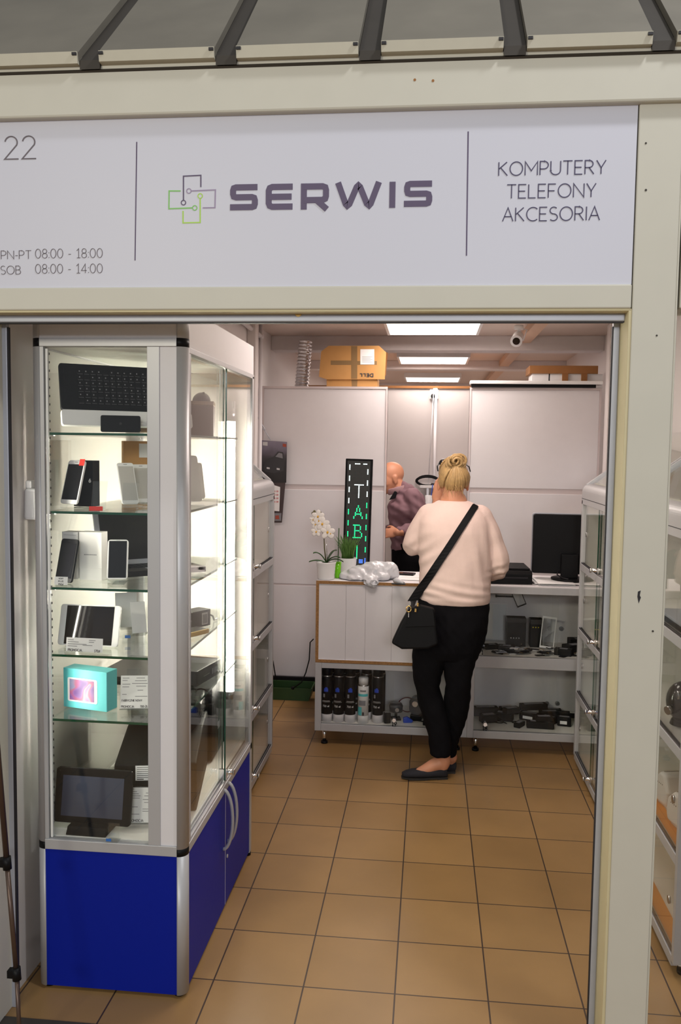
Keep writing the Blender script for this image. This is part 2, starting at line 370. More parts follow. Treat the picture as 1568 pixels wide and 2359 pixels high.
def ribbon(mb, pts, w, t):
    pts = [Vector((p[0], p[1])) for p in pts]; n = len(pts)
    closed = (pts[0]-pts[-1]).length < 1e-5 and n > 3
    if closed: pts = pts[:-1]; n -= 1
    L = []
    for i in range(n):
        a = pts[i-1] if (i > 0 or closed) else None; b = pts[(i+1) % n] if (i < n-1 or closed) else None
        d1 = (pts[i]-a).normalized() if a is not None else None; d2 = (b-pts[i]).normalized() if b is not None else None
        if d1 is None: d1 = d2
        if d2 is None: d2 = d1
        n1 = Vector((-d1.y, d1.x)); n2 = Vector((-d2.y, d2.x)); mm = n1+n2
        if mm.length < 1e-6: mm = n1
        mm.normalize(); k = max(0.45, mm.dot(n1)); L.append(mm*(w/2/k))
    vs = []
    for i in range(n):
        a = pts[i]+L[i]; b = pts[i]-L[i]; vs += [(a.x, 0, a.y), (b.x, 0, b.y), (a.x, -t, a.y), (b.x, -t, b.y)]
    fs = []
    for i in range(n if closed else n-1):
        a, b = 4*i, 4*((i+1) % n); fs += [(a+2, a+3, b+3, b+2), (a, a+2, b+2, b), (a+3, a+1, b+1, b+3)]
    if not closed: e = 4*(n-1); fs += [(0, 1, 3, 2), (e+2, e+3, e+1, e)]
    mb.add(vs, fs)
def text_width(s, h, gap=.17): return sum(GL[c][0]*h+gap*h for c in s)-gap*h
def text(mb, s, x, z, h, stroke, align='l', gap=.17, t=0.0012, width=None, y=0.0):
    w = text_width(s, h, gap); sx = (width/w) if width else 1.0
    if align == 'c': x -= w*sx/2
    if align == 'r': x -= w*sx
    for c in s:
        gw, strokes = GL[c]
        for st in strokes:
            M0 = mb.M.copy(); mb.M = M0 @ Matrix.Translation((x, y, z))
            ribbon(mb, [(p[0]*h*sx, p[1]*h) for p in st], stroke, t); mb.M = M0
        x += (gw+gap)*h*sx
    return mb
# ------------------------------------------------------------------ structure of the shop and its front
YF = -0.32                      # face of the shop front
XL, XR = -0.56, 1.95            # inner side walls
struct('floor', MB().box(-6, 7, -7, 9.9, -0.12, 0), M['floor'])
struct('wall_left', MB().box(-0.80, -0.612, -0.195, 0.93, 0, CEIL).box(-0.80, XL, 0.93, 9.9, 0, CEIL), M['wall'])
struct('wall_right', MB().box(XR, XR+0.2, -0.20, 9.9, 0, CEIL), M['wall'])
struct('wall_back', MB().box(-0.8, XR+0.2, 9.8, 10.0, 0, CEIL), M['wall'])
struct('ceiling', MB().box(-0.8, XR+0.2, -0.14, 10.0, CEIL, CEIL+0.1), M['ceil'])
struct('baseboard_left', MB().box(XL, 0.385, 3.405, 3.43, 0, 0.10), M['blackm'])
# beams under the ceiling
for y0, y1, zb, k in ((3.94, 4.12, 2.52, 'beam'), (5.75, 5.93, 2.545, 'beam'), (8.6, 8.8, 2.54, 'beam'), (2.62, 2.74, 2.585, 'beam')):
    struct('trim_1', MB().box(XL, XR, y0, y1, zb, CEIL), M[k], 0.004)
struct('trim_1', MB().box(1.32, 1.41, 0.2, 9.8, 2.575, CEIL), M['tan'], 0.004)
# conduits down the corners
struct('trim_2', MB().box(-0.56, -0.50, 3.05, 3.15, 0, CEIL), M['wall'], 0.006)
struct('trim_2', MB().cyl((-0.528, 3.36, 0), (-0.528, 3.36, CEIL), 0.014), M['panel'])
struct('trim_2', MB().cyl((-0.53, 2.25, 2.58), (-0.53, 3.37, 2.55), 0.016).ball((-0.53, 3.37, 2.55), 0.026), M['panel'])
struct('trim_2', MB().box(1.86, XR, 3.30, 3.40, 0, CEIL), M['wall'], 0.006)
# wall of the back room with its conduits
struct('wall_rear_room', MB().box(-0.56, XR, 5.30, 5.36, 0, 2.33), M['wall'])
struct('trim_3', MB().box(-0.56, XR, 5.285, 5.37, 2.33, 2.352), M['kraft2'])
struct('trim_3', MB().cyl((0.72, 5.28, 0.6), (0.72, 5.28, 2.33), 0.013).cyl((0.70, 5.27, 2.33), (0.665, 5.27, 1.35), 0.004), M['panel'])

# front beams, pillar, jambs
struct('trim_4', MB().box(-3, 4, YF-0.02, -0.12, at(700, 254, 'y', YF-.02).z, at(700, 131, 'y', YF-.02).z), M['beige'], 0.006)
struct('trim_5', MB().box(-3, 1.194, YF, -0.14, 2.142, 2.205), M['beige'], 0.004)
struct('trim_6', MB().box(-3, 1.19, -0.298, -0.14, 2.20, 2.68), M['beige'])
# pillar right of the doorway: front board, warm reveal
pL0, pL1 = at(1456, 660, 'y', YF).x, at(1561, 226, 'y', YF).x
pl = MB(); pl.box(1.196, 1.306, YF, -0.19, 0, 2.668); pl.box(1.306, 1.312, YF+0.003, -0.19, 0, 2.668)
for (px, py, r_) in ((1487, 330, .003), (1487, 438, .0035), (1512, 773, .0028), (1503, 1454, .0028), (1444, 1352, .002)):
    pass
struct('column_right', pl, M['beige'], 0.003)
struct('trim_7', MB().box(1.1885, 1.1975, YF+0.004, -0.185, 0, 2.141), M['cream'], 0.002)
struct('trim_7', MB().box(-0.62, 1.196, YF+0.004, -0.20, 2.136, 2.1425), M['cream'], 0.002)
# screw heads and chips of the pillar
for (px, py, r_) in ((1487, 330, .0026), (1487, 438, .0030), (1512, 773, .0025), (1503, 1454, .0028)):
    p = at(px, py, 'y', YF)
    struct('trim_8', MB().cyl((p.x, YF-0.0012, p.z), (p.x, YF+0.01, p.z), r_, n=10), M['roofb'])
p = at(1472, 1373, 'y', YF)
struct('trim_8', MB().prism([(p.x-.004, p.z+.012), (p.x+.003, p.z+.015), (p.x+.001, p.z+.002), (p.x+.004, p.z-.004), (p.x-.001, p.z-.02), (p.x-.005, p.z-.002)], YF-.0008, YF+.004, 'y'), M['seal'])
for (px, py) in ((955, 184), (997, 186)):
    p = at(px, py, 'y', YF-.02); struct('trim_8', MB().cyl((p.x, YF-.021, p.z), (p.x, YF-.01, p.z), .0035, n=10), M['kraft2'])
struct('trim_8', MB().box(1.197, 1.30, YF-.001, YF+.02, 2.6672, 2.6722), M['seal'])
struct('trim_5', MB().box(1.317, 4, YF+0.002, -0.19, 2.142, 2.668), M['beige'], 0.004)
# left of the doorway: painted post, with the neighbour's beyond the picture
struct('column_left', MB().box(-0.90, -0.592, YF, -0.19, 0, 2.142), M['beige'], 0.003)
# aluminium door frame
d = MB(); d.box(1.172, 1.189, -0.215, -0.192, 0, 2.13); struct('trim_9', d, M['alu_grey'], 0.002)
d = MB(); d.box(1.169, 1.1725, -0.213, -0.202, 0, 2.11); struct('trim_9', d, M['seal'])
d = MB(); d.box(-0.594, -0.5775, -0.215, -0.198, 0, 2.13); struct('trim_9', d, M['alu_grey'], 0.002)
d = MB(); d.box(-0.5785, -0.5725, -0.213, -0.202, 0, 2.11); struct('trim_9', d, M['seal'])
struct('trim_9', MB().box(-0.60, 1.19, -0.272, -0.245, at(700, 741, 'y', -.272).z, 2.140), M['alu_grey'], 0.003)
struct('trim_9', MB().box(-0.60, 1.19, -0.268, -0.25, at(700, 741, 'y', -.272).z-.003, 2.117), M['seal'])
struct('trim_10', MB().box(-0.60, 1.20, -0.31, -0.262, 0, 0.004), M['roofb'], 0.001)
# lock plate in the door header
t = thing('door_lock', 'round brass lock cylinder in the middle of the grey door header', 'lock', at(687, 721, 'y', -.272))
build('lock_plate', MB().box(-.05, .05, -.0008, .003, -.009, .016), M['alu_grey'], t, bevel=.0005)
build('cylinder', MB().cyl((0, -.004, 0), (0, .003, 0), .0105, n=24), M['gold'], t)
build('keyhole', MB().cyl((0, -.0046, 0), (0, 0, 0), .0035, n=12), M['seal'], t)
for sx in (-1, 1): build('screw', MB().cyl((.036*sx, -.0018, .006), (.036*sx, 0, .006), .002, n=8), M['seal'], t)

# window right of the pillar: aluminium framed pane
w = struct('window_1', MB().box(1.312, 1.335, -0.262, -0.232, 0, .03).box(1.335, 3.2, -0.262, -0.232, 0, .03), M['alu_grey'])
build('pane', MB().box(1.314, 3.2, -0.250, -0.244, .03, 2.142), M['glass'], w)

# sloping roof sheets above the front beam
A = R(42.5); cs, sn = math.cos(A), math.sin(A)
gx = [-0.261-.375, -0.261, 0.115, 0.4985, 0.872, 1.242, 1.242+.375]
Yr = YF-0.035; Zr = at(700, 129, 'y', Yr).z+.006
names = ['far left', 'second from the left', 'third from the left', 'third from the right', 'second from the right', 'far right']
for i in range(6):
    L = 1.4; x0, x1 = gx[i]+.029, gx[i+1]-.029
    if i == 0: x0 = -0.95
    if i == 5: x1 = 1.95
    r_ = thing('roof_sheet', 'grey sloping roof sheet with a white lip, %s above the sign' % names[i], 'roof sheet', (0, Yr, Zr), (0, 0, 0), 'roof sheets above the sign')
    m = MB(); th = .021
    m.prism([(0, 0), (L*cs, L*sn), (L*cs-th*sn, L*sn+th*cs), (-th*sn*.4, th)], x0, x1, 'x'); build('sheet', m, M['roof'], r_)
    b = build('lip', MB().prism([(-.006, -.008+.003*(i % 2)), (.02, -.008), (.03, th), (-.012, th)], x0+.001, x1-.001, 'x'), M['lip'], r_)
    for sx in (x0+.008, x1-.008):
        build('clip', MB().box(sx-.006, sx+.006, -.015, .01, th-.010, th-.003), M['seal'], r_)
for i in range(1, 6):
    x = gx[i]; m = MB().prism([(.004, -.02), (1.4*cs, 1.4*sn-.02), (1.4*cs, 1.4*sn), (.004, .004)], x-.028, x+.028, 'x')
    o = build('roof_batten', m, M['roofb']); o.location = (0, Yr, Zr)
    tag(o, 'dark gap batten between two roof sheets, %s of five above the sign' % ['leftmost', 'second from left', 'middle', 'second from right', 'rightmost'][i-1], 'batten', 'roof battens above the sign')
struct('wall_front_upper', MB().prism([(Yr+.01, Zr-.02), (Yr+1.2, Zr+1.08), (Yr+1.3, Zr+1.0), (Yr+.1, Zr-.1)], -3, 4, 'x'), M['roofb'])

# ------------------------------------------------------------------ shop sign
YS = -0.315
sg = thing('shop_sign', 'wide white sign board reading SERWIS above the shop doorway', 'sign', (0.3, YS, 2.2))
tl, br = at(0, 273, 'y', YS), at(1462, 656, 'y', YS)
build('board', MB().box(-1.6, 1.193, YS, YS+.014, 2.205, 2.672), M['sign'], sg, True)
def S(px, py): p = at(px, py, 'y', YS); return (p.x, p.z)
def sgpart(name, mb, m, label=None): return build(name, mb, M[m], sg, True, label=label)
PXM = FPX/2.36
def line(name, a, b, w, m):
    mb = MB(); mb.tf(Matrix.Translation((0, YS, 0))); ribbon(mb, [S(*a), S(*b)], w, .0008); return sgpart(name, mb, m)
line('divider', (315, 327), (311, 600), .0030, 'ink'); line('divider', (1078, 303), (1074, 589), .0034, 'ink')
# the bold word, built from rounded strokes
def word():
    mb = MB(); mb.tf(Matrix.Translation((0, YS, 0)))
    G = {'S': (1.12, [[(1.10,.88),(.24,.88),(.15,.85),(.12,.76),(.12,.62),(.15,.53),(.24,.50),(.88,.50),(.97,.47),(1.0,.38),(1.0,.24),(.97,.15),(.88,.12),(.0,.12)]]),
         'E': (1.06, [[(1.06,.88),(.26,.88),(.16,.84),(.12,.74),(.12,.26),(.16,.16),(.26,.12),(1.06,.12)],[(.12,.5),(1.02,.5)]]),
         'R': (1.14, [[(.12,0),(.12,1)],[(.12,.88),(.86,.88),(.97,.84),(1.0,.74),(1.0,.50),(.97,.41),(.86,.36),(.12,.36)],[(.62,.36),(1.04,0)]]),
         'W': (1.66, [[(.10,1),(.38,.18),(.44,.11),(.52,.18),(.77,.82),(.83,.88),(.89,.82),(1.14,.18),(1.22,.11),(1.28,.18),(1.56,1)]]),
         'I': (.24, [[(.12,0),(.12,1)]])}
    px = {0: (530, 425, 594), 1: (612, 424, 674), 2: (693, 423, 759), 3: (772, 421, 879), 4: (897, 419, 911), 5: (931, 417, 996)}
    for i, c in enumerate('SERWIS'):
        xa, yt, xb = px[i]; (x0, z1), (x1, _) = S(xa, yt), S(xb, yt); z0 = S(xa, yt+60)[1]; gw, st = G[c]; h = z1-z0; sx = (x1-x0)/gw
        for n_, s_ in enumerate(st): ribbon(mb, [(x0+p[0]*sx, z0+p[1]*h) for p in s_], h*.235, .0012+.0003*n_)
    return mb
sgpart('shop_name', word(), 'ink', 'dark violet bold lettering SERWIS')
def ring(mb, c, r, w):
    cx, cz = S(*c); ribbon(mb, [(cx+r*math.cos(2*math.pi*i/24), cz+r*math.sin(2*math.pi*i/24)) for i in range(25)], w, .0008)
lg = None
for nm, m, c, pts in (('logo_trace', 'ink', (422.5, 467), [(422.5, 461), (422.5, 406), (462.5, 404), (462.5, 431)]),
                  ('logo_trace', 'violet', (435, 440), [(441, 440), (496, 437.5), (495, 478.5), (467, 479)]),
                  ('logo_trace', 'green', (448.5, 479), [(442, 479), (389, 481), (389.5, 440), (416, 440)]),
                  ('logo_trace', 'lime', (461, 451.5), [(461, 458), (461, 512.5), (421.5, 513.5), (421.5, 486)])):
    mb = MB(); mb.tf(Matrix.Translation((0, YS, 0)))
    ring(mb, c, .0062, .0026); ribbon(mb, [S(*p) for p in pts], .0034, .0008); sgpart(nm, mb, m)
def signline(name, s, a, h_px, w_px, st, m):
    x0, z0 = S(*a); x1 = S(a[0]+w_px, a[1])[0]; h = S(a[0], a[1]-h_px)[1]-z0
    mb = MB(); mb.tf(Matrix.Translation((0, YS, 0)) ); text(mb, s, x0, z0, h, st, width=x1-x0, gap=.16); return sgpart(name, mb, m)
signline('category_text', 'KOMPUTERY', (1148, 405), 31, 246, .0028, 'inkthin')
signline('category_text', 'TELEFONY', (1167, 457), 31, 204, .0028, 'inkthin')
signline('category_text', 'AKCESORIA', (1157, 510), 31, 223, .0028, 'inkthin')
signline('shop_number', '22', (11, 367), 52, 71, .0036, 'inkgrey')
signline('opening_hours', 'PN-PT', (3, 597), 19, 69, .0016, 'inkgrey'); signline('opening_hours', '08:00 - 18:00', (82, 595), 21, 154, .0016, 'inkgrey')
signline('opening_hours', 'SOB', (2, 632), 19, 46, .0016, 'inkgrey'); signline('opening_hours', '08:00 - 14:00', (82, 630), 21, 154, .0016, 'inkgrey')

# ------------------------------------------------------------------ ceiling lamps
names = ['hidden just behind the door header', 'nearest of those in view', 'middle one of three in view', 'farthest from the door']
for i, (x, y) in enumerate(LAMP_POS):
    t = thing('ceiling_lamp', 'square white LED ceiling panel, %s' % names[i], 'lamp', (x, y, CEIL), (0, 0, 0), 'LED panels in the shop ceiling')
    m = MB(); h = .32
    for a, b, c, e in ((-h, h, -h, -.30), (-h, h, .30, h), (-h, -.30, -.30, .30), (.30, h, -.30, .30)): m.box(a, b, c, e, -.052, 0)
    build('frame', m, M['white'], t); build('diffuser', MB().box(-.30, .30, -.30, .30, -.030, -.015), M['lamp'], t)
# ------------------------------------------------------------------ partitions at the back
def partition(x0, x1, label, cab):
    t = thing('partition_panel', label, 'partition', ((x0+x1)/2, 3.42, 0))
    for z0, z1 in ((.105, .772), (.784, 1.470), (1.505, 2.19)):
        build('panel', MB().box(x0+.012, x1-.012, 3.425, 3.465, z0, z1), M['panel'], t, True, .002)
    m = MB().box(x0, x1, 3.43, 3.47, .09, 2.203); build('frame', m, M['panel_edge'], t, True)
    for x in (x0, x1-.012): build('edge_strip', MB().box(x, x+.012, 3.42, 3.47, .09, 2.205), M['panel_edge'], t, True)
    build('edge_strip', MB().box(x0, x1, 3.419, 3.47, 2.19, 2.206), M['panel_edge'], t, True)
    build('top_board', MB().box(cab[0], cab[1], 3.47, 3.86, 2.185, 2.205), M['panel'], t, True)
    build('side_board', MB().box(cab[0], cab[0]+.02, 3.47, 3.86, 0, 2.185), M['panel'], t, True)
    build('side_board', MB().box(cab[1]-.02, cab[1], 3.47, 3.86, 0, 2.185), M['panel'], t, True)
    return t
partition(-0.525, 0.372, 'tall white partition panel left of the back doorway, behind the orchid', (-.52, .22))
partition(0.945, 1.842, 'tall white partition panel right of the back doorway, behind the monitor', (1.2, 1.84))
m = MB().box(.93, 1.90, 3.30, 3.44, 2.232, 2.26).box(.95, 1.85, 3.33, 3.43, 2.206, 2.232)
t = thing('shelf_rail', 'long white rail lying along the top of the right partition', 'rail', (1.4, 3.36, 2.206))
build('rail', MB().box(.945, 1.845, 3.395, 3.50, 2.228, 2.252), M['white'], t, True, .004)
build('support', MB().box(.955, 1.80, 3.405, 3.49, 2.206, 2.229), M['blackm'], t, True)
# ------------------------------------------------------------------ tall glass display cabinet by the door
CX0, CX1, CY0, CY1 = -0.556, -0.062, -0.114, 0.895
ZB, ZF = 0.470, 0.505
cab = thing('display_cabinet', 'tall glass display cabinet with blue base and lit phone shelves by the doorway', 'display cabinet', (CX1, CY0, 0))
def cp(name, mb, m, bevel=0, label=None): return build(name, mb, m, cab, True, bevel, label)
cp('base_panel', MB().box(CX0+.028, CX1-.028, CY0+.004, CY0+.022, .012, ZB), M['blue'], label='dark blue laminate front of the base')
cp('base_body', MB().box(CX0+.02, CX1-.03, CY0+.03, CY1-.02, .015, ZB-.005), M['lam'])
def quarter(x, y, sx, z0, z1, r=.030):
    P = [(x, y)]
    P = [(x-sx*(r-r*math.cos(R(a))), y+(r-r*math.sin(R(a)))) for a in range(0, 91, 10)]
    P += [(x-sx*r, y+r), (x, y+r)][:1] if False else [(x-sx*r, y+r)]
    return P
def post(x, sx, z0, z1, m, nm='corner_post'):
    r = .030; P = [(x-sx*r+sx*r*math.cos(R(a)), CY0+r-r*math.sin(R(a))) for a in range(0, 91, 9)] + [(x-sx*r, CY0+r+.006), (x, CY0+r+.006)]
    mb = MB().prism(P, z0, z1, 'z'); mb.sm = [False, False]+[True]*(len(mb.f)-2); return cp(nm, mb, m)
for x, sx in ((CX1, 1), (CX0, -1)):
    post(x, sx, .012, ZB, M['alu']); post(x, sx, ZB+.024, 2.066, M['alu']); post(x, sx, 2.092, 2.172, M['alu'])
    post(x, sx, ZB, ZB+.024, M['black'], 'corner_cap'); post(x, sx, 2.066, 2.092, M['black'], 'corner_cap')
    cp('foot', MB().cyl((x-sx*.03, CY0+.03, 0), (x-sx*.03, CY0+.03, .014), .016), M['black'])
for x in (CX1-.024, CX0+.0):
    cp('rear_post', MB().box(x, x+.024, CY1-.03, CY1, .014, 2.06), M['alu'], .002)
    cp('foot', MB().cyl((x+.012, CY1-.016, 0), (x+.012, CY1-.016, .016), .013), M['black'])
# horizontal rails
cp('front_rail', MB().box(CX0+.03, CX1-.03, CY0, CY0+.03, ZB, ZB+.033), M['alu'], .0015)
cp('front_rail', MB().box(CX0+.03, CX1-.03, CY0, CY0+.03, 2.066, 2.092), M['alu'], .0015)
cp('side_rail', MB().box(CX1-.03, CX1, CY0+.035, CY1, ZB, ZB+.028), M['alu'], .0015)
cp('side_rail', MB().box(CX0, CX0+.02, CY0+.035, CY1, ZB, ZB+.028), M['alu'], .0015)
cp('side_rail', MB().box(CX1-.028, CX1, CY0+.035, CY1, 2.050, 2.068), M['alu'], .0015)
cp('door_track', MB().box(CX1-.024, CX1-.018, CY0+.036, CY1-.03, ZB+.028, ZB+.036).box(CX1-.010, CX1-.004, CY0+.036, CY1-.03, ZB+.028, ZB+.036), M['alu'])
# fascia boards on top
cp('top_fascia', MB().box(CX0+.03, CX1-.03, CY0+.004, CY0+.02, 2.092, 2.172), M['panel'])
cp('top_fascia', MB().box(CX1-.018, CX1-.003, CY0+.036, CY1, 2.068, 2.185), M['panel'])
cp('top_fascia', MB().box(CX0+.003, CX0+.018, CY0+.036, CY1, 2.068, 2.172), M['panel'])
cp('top_board', MB().box(CX0+.018, CX1-.018, CY0+.02, CY1, 2.072, 2.086), M['lam'])
cp('floor_board', MB().box(CX0+.01, CX1-.032, CY0+.028, CY1-.005, ZF-.016, ZF), M['lam'])
cp('back_panel', MB().box(CX0+.02, CX1-.026, CY1-.012, CY1-.002, ZF, 2.07), M['lam'])
cp('side_panel', MB().box(CX0+.002, CX0+.008, CY0+.034, CY1-.03, ZF, 2.07), M['tint'])
# front frame beside the glass
cp('front_stile', MB().box(CX0+.030, CX0+.042, CY0+.003, CY0+.03, ZB+.033, 2.066), M['alu'], .001)
cp('front_stile', MB().box(-.185, -.146, CY0+.002, CY0+.03, ZB+.033, 2.066), M['alu'], .001)
cp('front_stile', MB().box(-.146, CX1-.030, CY0+.006, CY0+.03, ZB+.033, 2.066), M['panel'])
cp('side_stile', MB().box(CX1-.030, CX1-.002, CY0+.037, CY0+.062, ZB+.028, 2.052), M['alu'], .001)
cp('side_stile', MB().box(CX0+.001, CX0+.012, CY0+.030, CY0+.049, ZB+.028, 2.052), M['alu'], .001)  # added strip, shields the wall on the left from the slim tube
cp('shelf_bracket', MB().box(-.511, -.504, CY0+.012, CY0+.02, ZF, 2.06), M['white'])
pin = MB()
for i in range(58): pin.box(-.5035, -.501, CY0+.020, CY0+.0215, .56+i*.026, .567+i*.026)
cp('shelf_slots', pin, M['seal'])
cp('front_pane', MB().box(-.514, -.184, CY0+.010, CY0+.015, ZB+.034, 2.066), M['glass'])
for y0, y1, x in ((CY0+.05, .45, CX1-.0215), (.43, CY1-.03, CX1-.0075)):
    dr = cp('sliding_door', MB().box(x-.0025, x+.0025, y0, y1, ZB+.032, 2.052), M['tint'])
    build('pane_edge', MB().box(x-.0028, x+.0028, (y1-.003 if y1 < .5 else y0), (y1 if y1 < .5 else y0+.003), ZB+.032, 2.052), M['gedge'], dr)
lk = cp('cabinet_lock', MB().cyl((CX1-.012, .445, .535), (CX1+.024, .445, .535), .010).box(CX1-.03, CX1-.001, .432, .442, .512, .548), M['chrome'])
build('lock_face', MB().cyl((CX1+.024, .445, .535), (CX1+.027, .445, .535), .012), M['steel'], lk)
# glass shelves
SH = [1.803, 1.557, 1.316, 1.101, 0.892]; LIFT = .0012
for z in SH:
    s_ = cp('glass_shelf', MB().box(CX0+.045, CX1-.035, CY0+.022, CY1-.16, z-.0075, z), M['shelfg'])
    build('shelf_edge', MB().box(CX0+.045, CX1-.035, CY0+.0205, CY0+.0222, z-.0075, z).box(CX1-.035, CX1-.0335, CY0+.022, CY1-.16, z-.0075, z), M['gedge'], s_)
    for y in (CY0+.03, CY1-.17):
        for xa, xb in ((CX0+.035, CX0+.06), (CX1-.05, CX1-.033)): cp('shelf_pin', MB().box(xa, xb, y, y+.012, z-.0105, z-.0078), M['steel'])
# blue doors of the base
for y0, y1, yh in ((CY0+.04, .428, .395), (.432, CY1-.028, .465)):
    dr = cp('base_door', MB().box(CX1-.022, CX1-.004, y0, y1, .02, ZB-.004), M['blue'])
    hp = [(CX1-.004+.036*math.sin(R(a)), yh, .37+.115*-math.cos(R(a))) for a in range(0, 181, 12)]
    build('handle', MB().tube(hp, .0065, 10), M['alu'], dr, label='bow shaped metal handle')
cp('door_gap', MB().box(CX1-.02, CX1-.0035, .4288, .4312, .02, ZB-.004), M['panel'])
cp('base_lock', MB().cyl((CX1-.004, .455, .20), (CX1, .455, .20), .007), M['alu'])
# upright fluorescent lamps inside the cabinet
def tubelamp(x, y, z0, z1, r=.014, tm='tube'):
    a = cp('tube_lamp', MB().box(x-.020, x+.012, y+.018, y+.030, z0-.05, z1+.05), M['white'])
    build('tube', MB().cyl((x, y, z0+.03), (x, y, z1-.03), r), M[tm], a)
    for z, s in ((z0, 1), (z1, -1)):
        build('end_cap', MB().cyl((x, y, z), (x, y, z+s*.032), r+.0005), M['steel'], a)
        build('holder', MB().box(x-.012, x+.012, y-.012, y+.02, z-s*.02, z), M['white'], a)
tubelamp(CX1-.060, .725, .735, 1.90, .019)
tubelamp(CX0+.016, CY0+.040, .735, 1.90, .008, 'tube2')

# ------------------------------------------------------------------ goods in the cabinet
def phone(name, label, loc, rot, w, h, th=.008, body='white', scr='screen', rim=(.0035, .014), sticker=None, group=None, cat='phone'):
    """phone or tablet standing on its lower edge, its screen towards -y before turning"""
    t = thing(name, label, cat, loc, rot, group)
    build('case', MB().rbox(-w/2, w/2, 0, h, -th, 0, r=min(.010, w*.14)), M[body], t, bevel=.0012)
    build('screen', MB().box(-w/2+rim[0], w/2-rim[0], -th-.0006, -th+.001, rim[1], h-rim[1]), M[scr], t)
    build('speaker', MB().box(-.006, .006, -th-.0005, -th, h-rim[1]*.55, h-rim[1]*.45), M['seal'], t)
    if sticker: build('price_sticker', MB().box(*sticker, -th-.0012, -th-.0002, h-.018, h+.004), M['red'], t, label='red paper sticker')
    return t
def stand(label, loc, rot, w=.04, h=.06, d=.05, tag_=None, group='acrylic stands in the cabinet'):
    t = thing('display_stand', label, 'stand', loc, rot, group); k = .0022
    build('back_plate', MB().prism([(0, .004), (k, .004), (k+h*.35, h), (h*.35, h)], -w/2, w/2, 'x'), M['acryl'], t)
    build('base_plate', MB().prism([(-.026, 0), (d, 0), (d, k), (-.026, k)], -w/2, w/2, 'x'), M['acryl'], t)
    build('front_lip', MB().box(-w/2, w/2, -.028, -.026, 0, .014), M['acryl'], t)
    if tag_: build('price_tag', MB().box(-w/2+.002, w/2-.002, -.0285, -.0282, .001, .015), M[tag_], t)
    return t
def pricecard(label, loc, rot, w, h, rows, words, holder=True):
    t = thing('price_card', label, 'price card', Vector(loc)+Vector((0, 0, .0325*math.sin(R(abs(rot[0]))) if holder else .002)), rot, 'price cards in the cabinet')
    build('sheet', MB().box(-w/2, w/2, -.0008, 0, .004, h), M['paper'], t)
    m = MB(); m.tf(Matrix.Translation((0, -.0009, 0)))
    for (x0, x1, z) in rows: m.box(x0*w-w/2, x1*w-w/2, -.0003, 0, z*h, z*h+.0018)
    if rows: build('small_print', m, M['printg'], t)
    for (s, x, z, hh, al) in words:
        m = MB(); m.tf(Matrix.Translation((0, -.0009, 0))); text(m, s, x*w-w/2, z*h, hh, hh*.17, al, t=.0004); build('lettering', m, M['print'], t)
    if holder: build('holder', MB().box(-w/2-.001, w/2+.001, .0002, .0018, 0, h*1.02).box(-w/2, w/2, -.014, .03, 0, .0018), M['acryl'], t)
    return t
def F(px, py, z): return at(px, py, 'z', z)
# shelf 1
p = Vector((at(141, 986, 'y', -.05).x, -.050, SH[0]+.020))
kb = thing('keyboard', 'large black keyboard with white palm rest leaning on the top shelf', 'keyboard', p, (-15, 0, 33))
build('case', MB().rbox(0, .425, .052, .205, -.018, 0, r=.008), M['black'], kb, bevel=.002)
build('palm_rest', MB().rbox(.0, .425, 0, .0518, -.018, 0, r=.008), M['white'], kb, bevel=.002, label='white palm rest')
ky = MB()
for r_ in range(6):
    for c in range(16): ky.box(.055+c*.0205, .055+c*.0205+.0175, -.0205, -.017, .072+r_*.0195, .072+r_*.0195+.016)
for r_ in range(5): ky.box(.014, .026, -.0195, -.017, .085+r_*.022, .085+r_*.022+.012)
build('keys', ky, M['black'], kb)
kl = MB()
for r_ in range(6):
    for c in range(16):
        if (r_*7+c*5) % 11: kl.box(.060+c*.0205, .0635+c*.0205, -.0209, -.0204, .080+r_*.0195, .084+r_*.0195)
        kl.box(.056+c*.0205, .0715+c*.0205, -.0208, -.0203, .0722+r_*.0195, .0728+r_*.0195)
build('key_legends', kl, M['printg'], kb)
build('kick_stand', MB().box(.16, .34, .001, .012, -.012, .03), M['tape'], kb)
t = thing('trackpad', 'small black touch pad leaning against the keyboard palm rest', 'touch pad', (at(278, 990, 'y', .0).x, .0, SH[0]+.004), (-14, 0, 20))
build('case', MB().rbox(-.062, .062, 0, .054, -.008, 0, r=.006), M['black'], t, bevel=.001)
build('badge', MB().cyl((.0, -.0088, .027), (.0, -.007, .027), .004, n=14), M['lcdgrey'], t)
t = thing('cardboard_box', 'dark brown carton with a pale lid at the back of the top shelf', 'box', Vector((at(474, 1000, 'y', .47).x, .47, SH[0]+LIFT)), (0, 0, 12))
build('carton', MB().box(-.10, .03, -.06, .09, 0, .112), M['kraft3'], t, bevel=.001); build('lid', MB().box(-.101, .031, -.061, .091, .113, .127), M['tape'], t, bevel=.001)
t = thing('computer_mouse', 'grey computer mouse on the dark brown carton of the top shelf', 'mouse', Vector((at(462, 930, 'y', .45).x, .46, SH[0]+.1288)), (0, 0, 30)); ms = MB().ball((0, 0, 0), .032, .055, .034); ms.v = [Vector((v.x, v.y, max(0, v.z))) for v in ms.v]; build('shell', ms, M['lcdgrey'], t); build('wheel', MB().cyl((-.003, -.03, .028), (.003, -.03, .028), .006, n=12), M['black'], t)
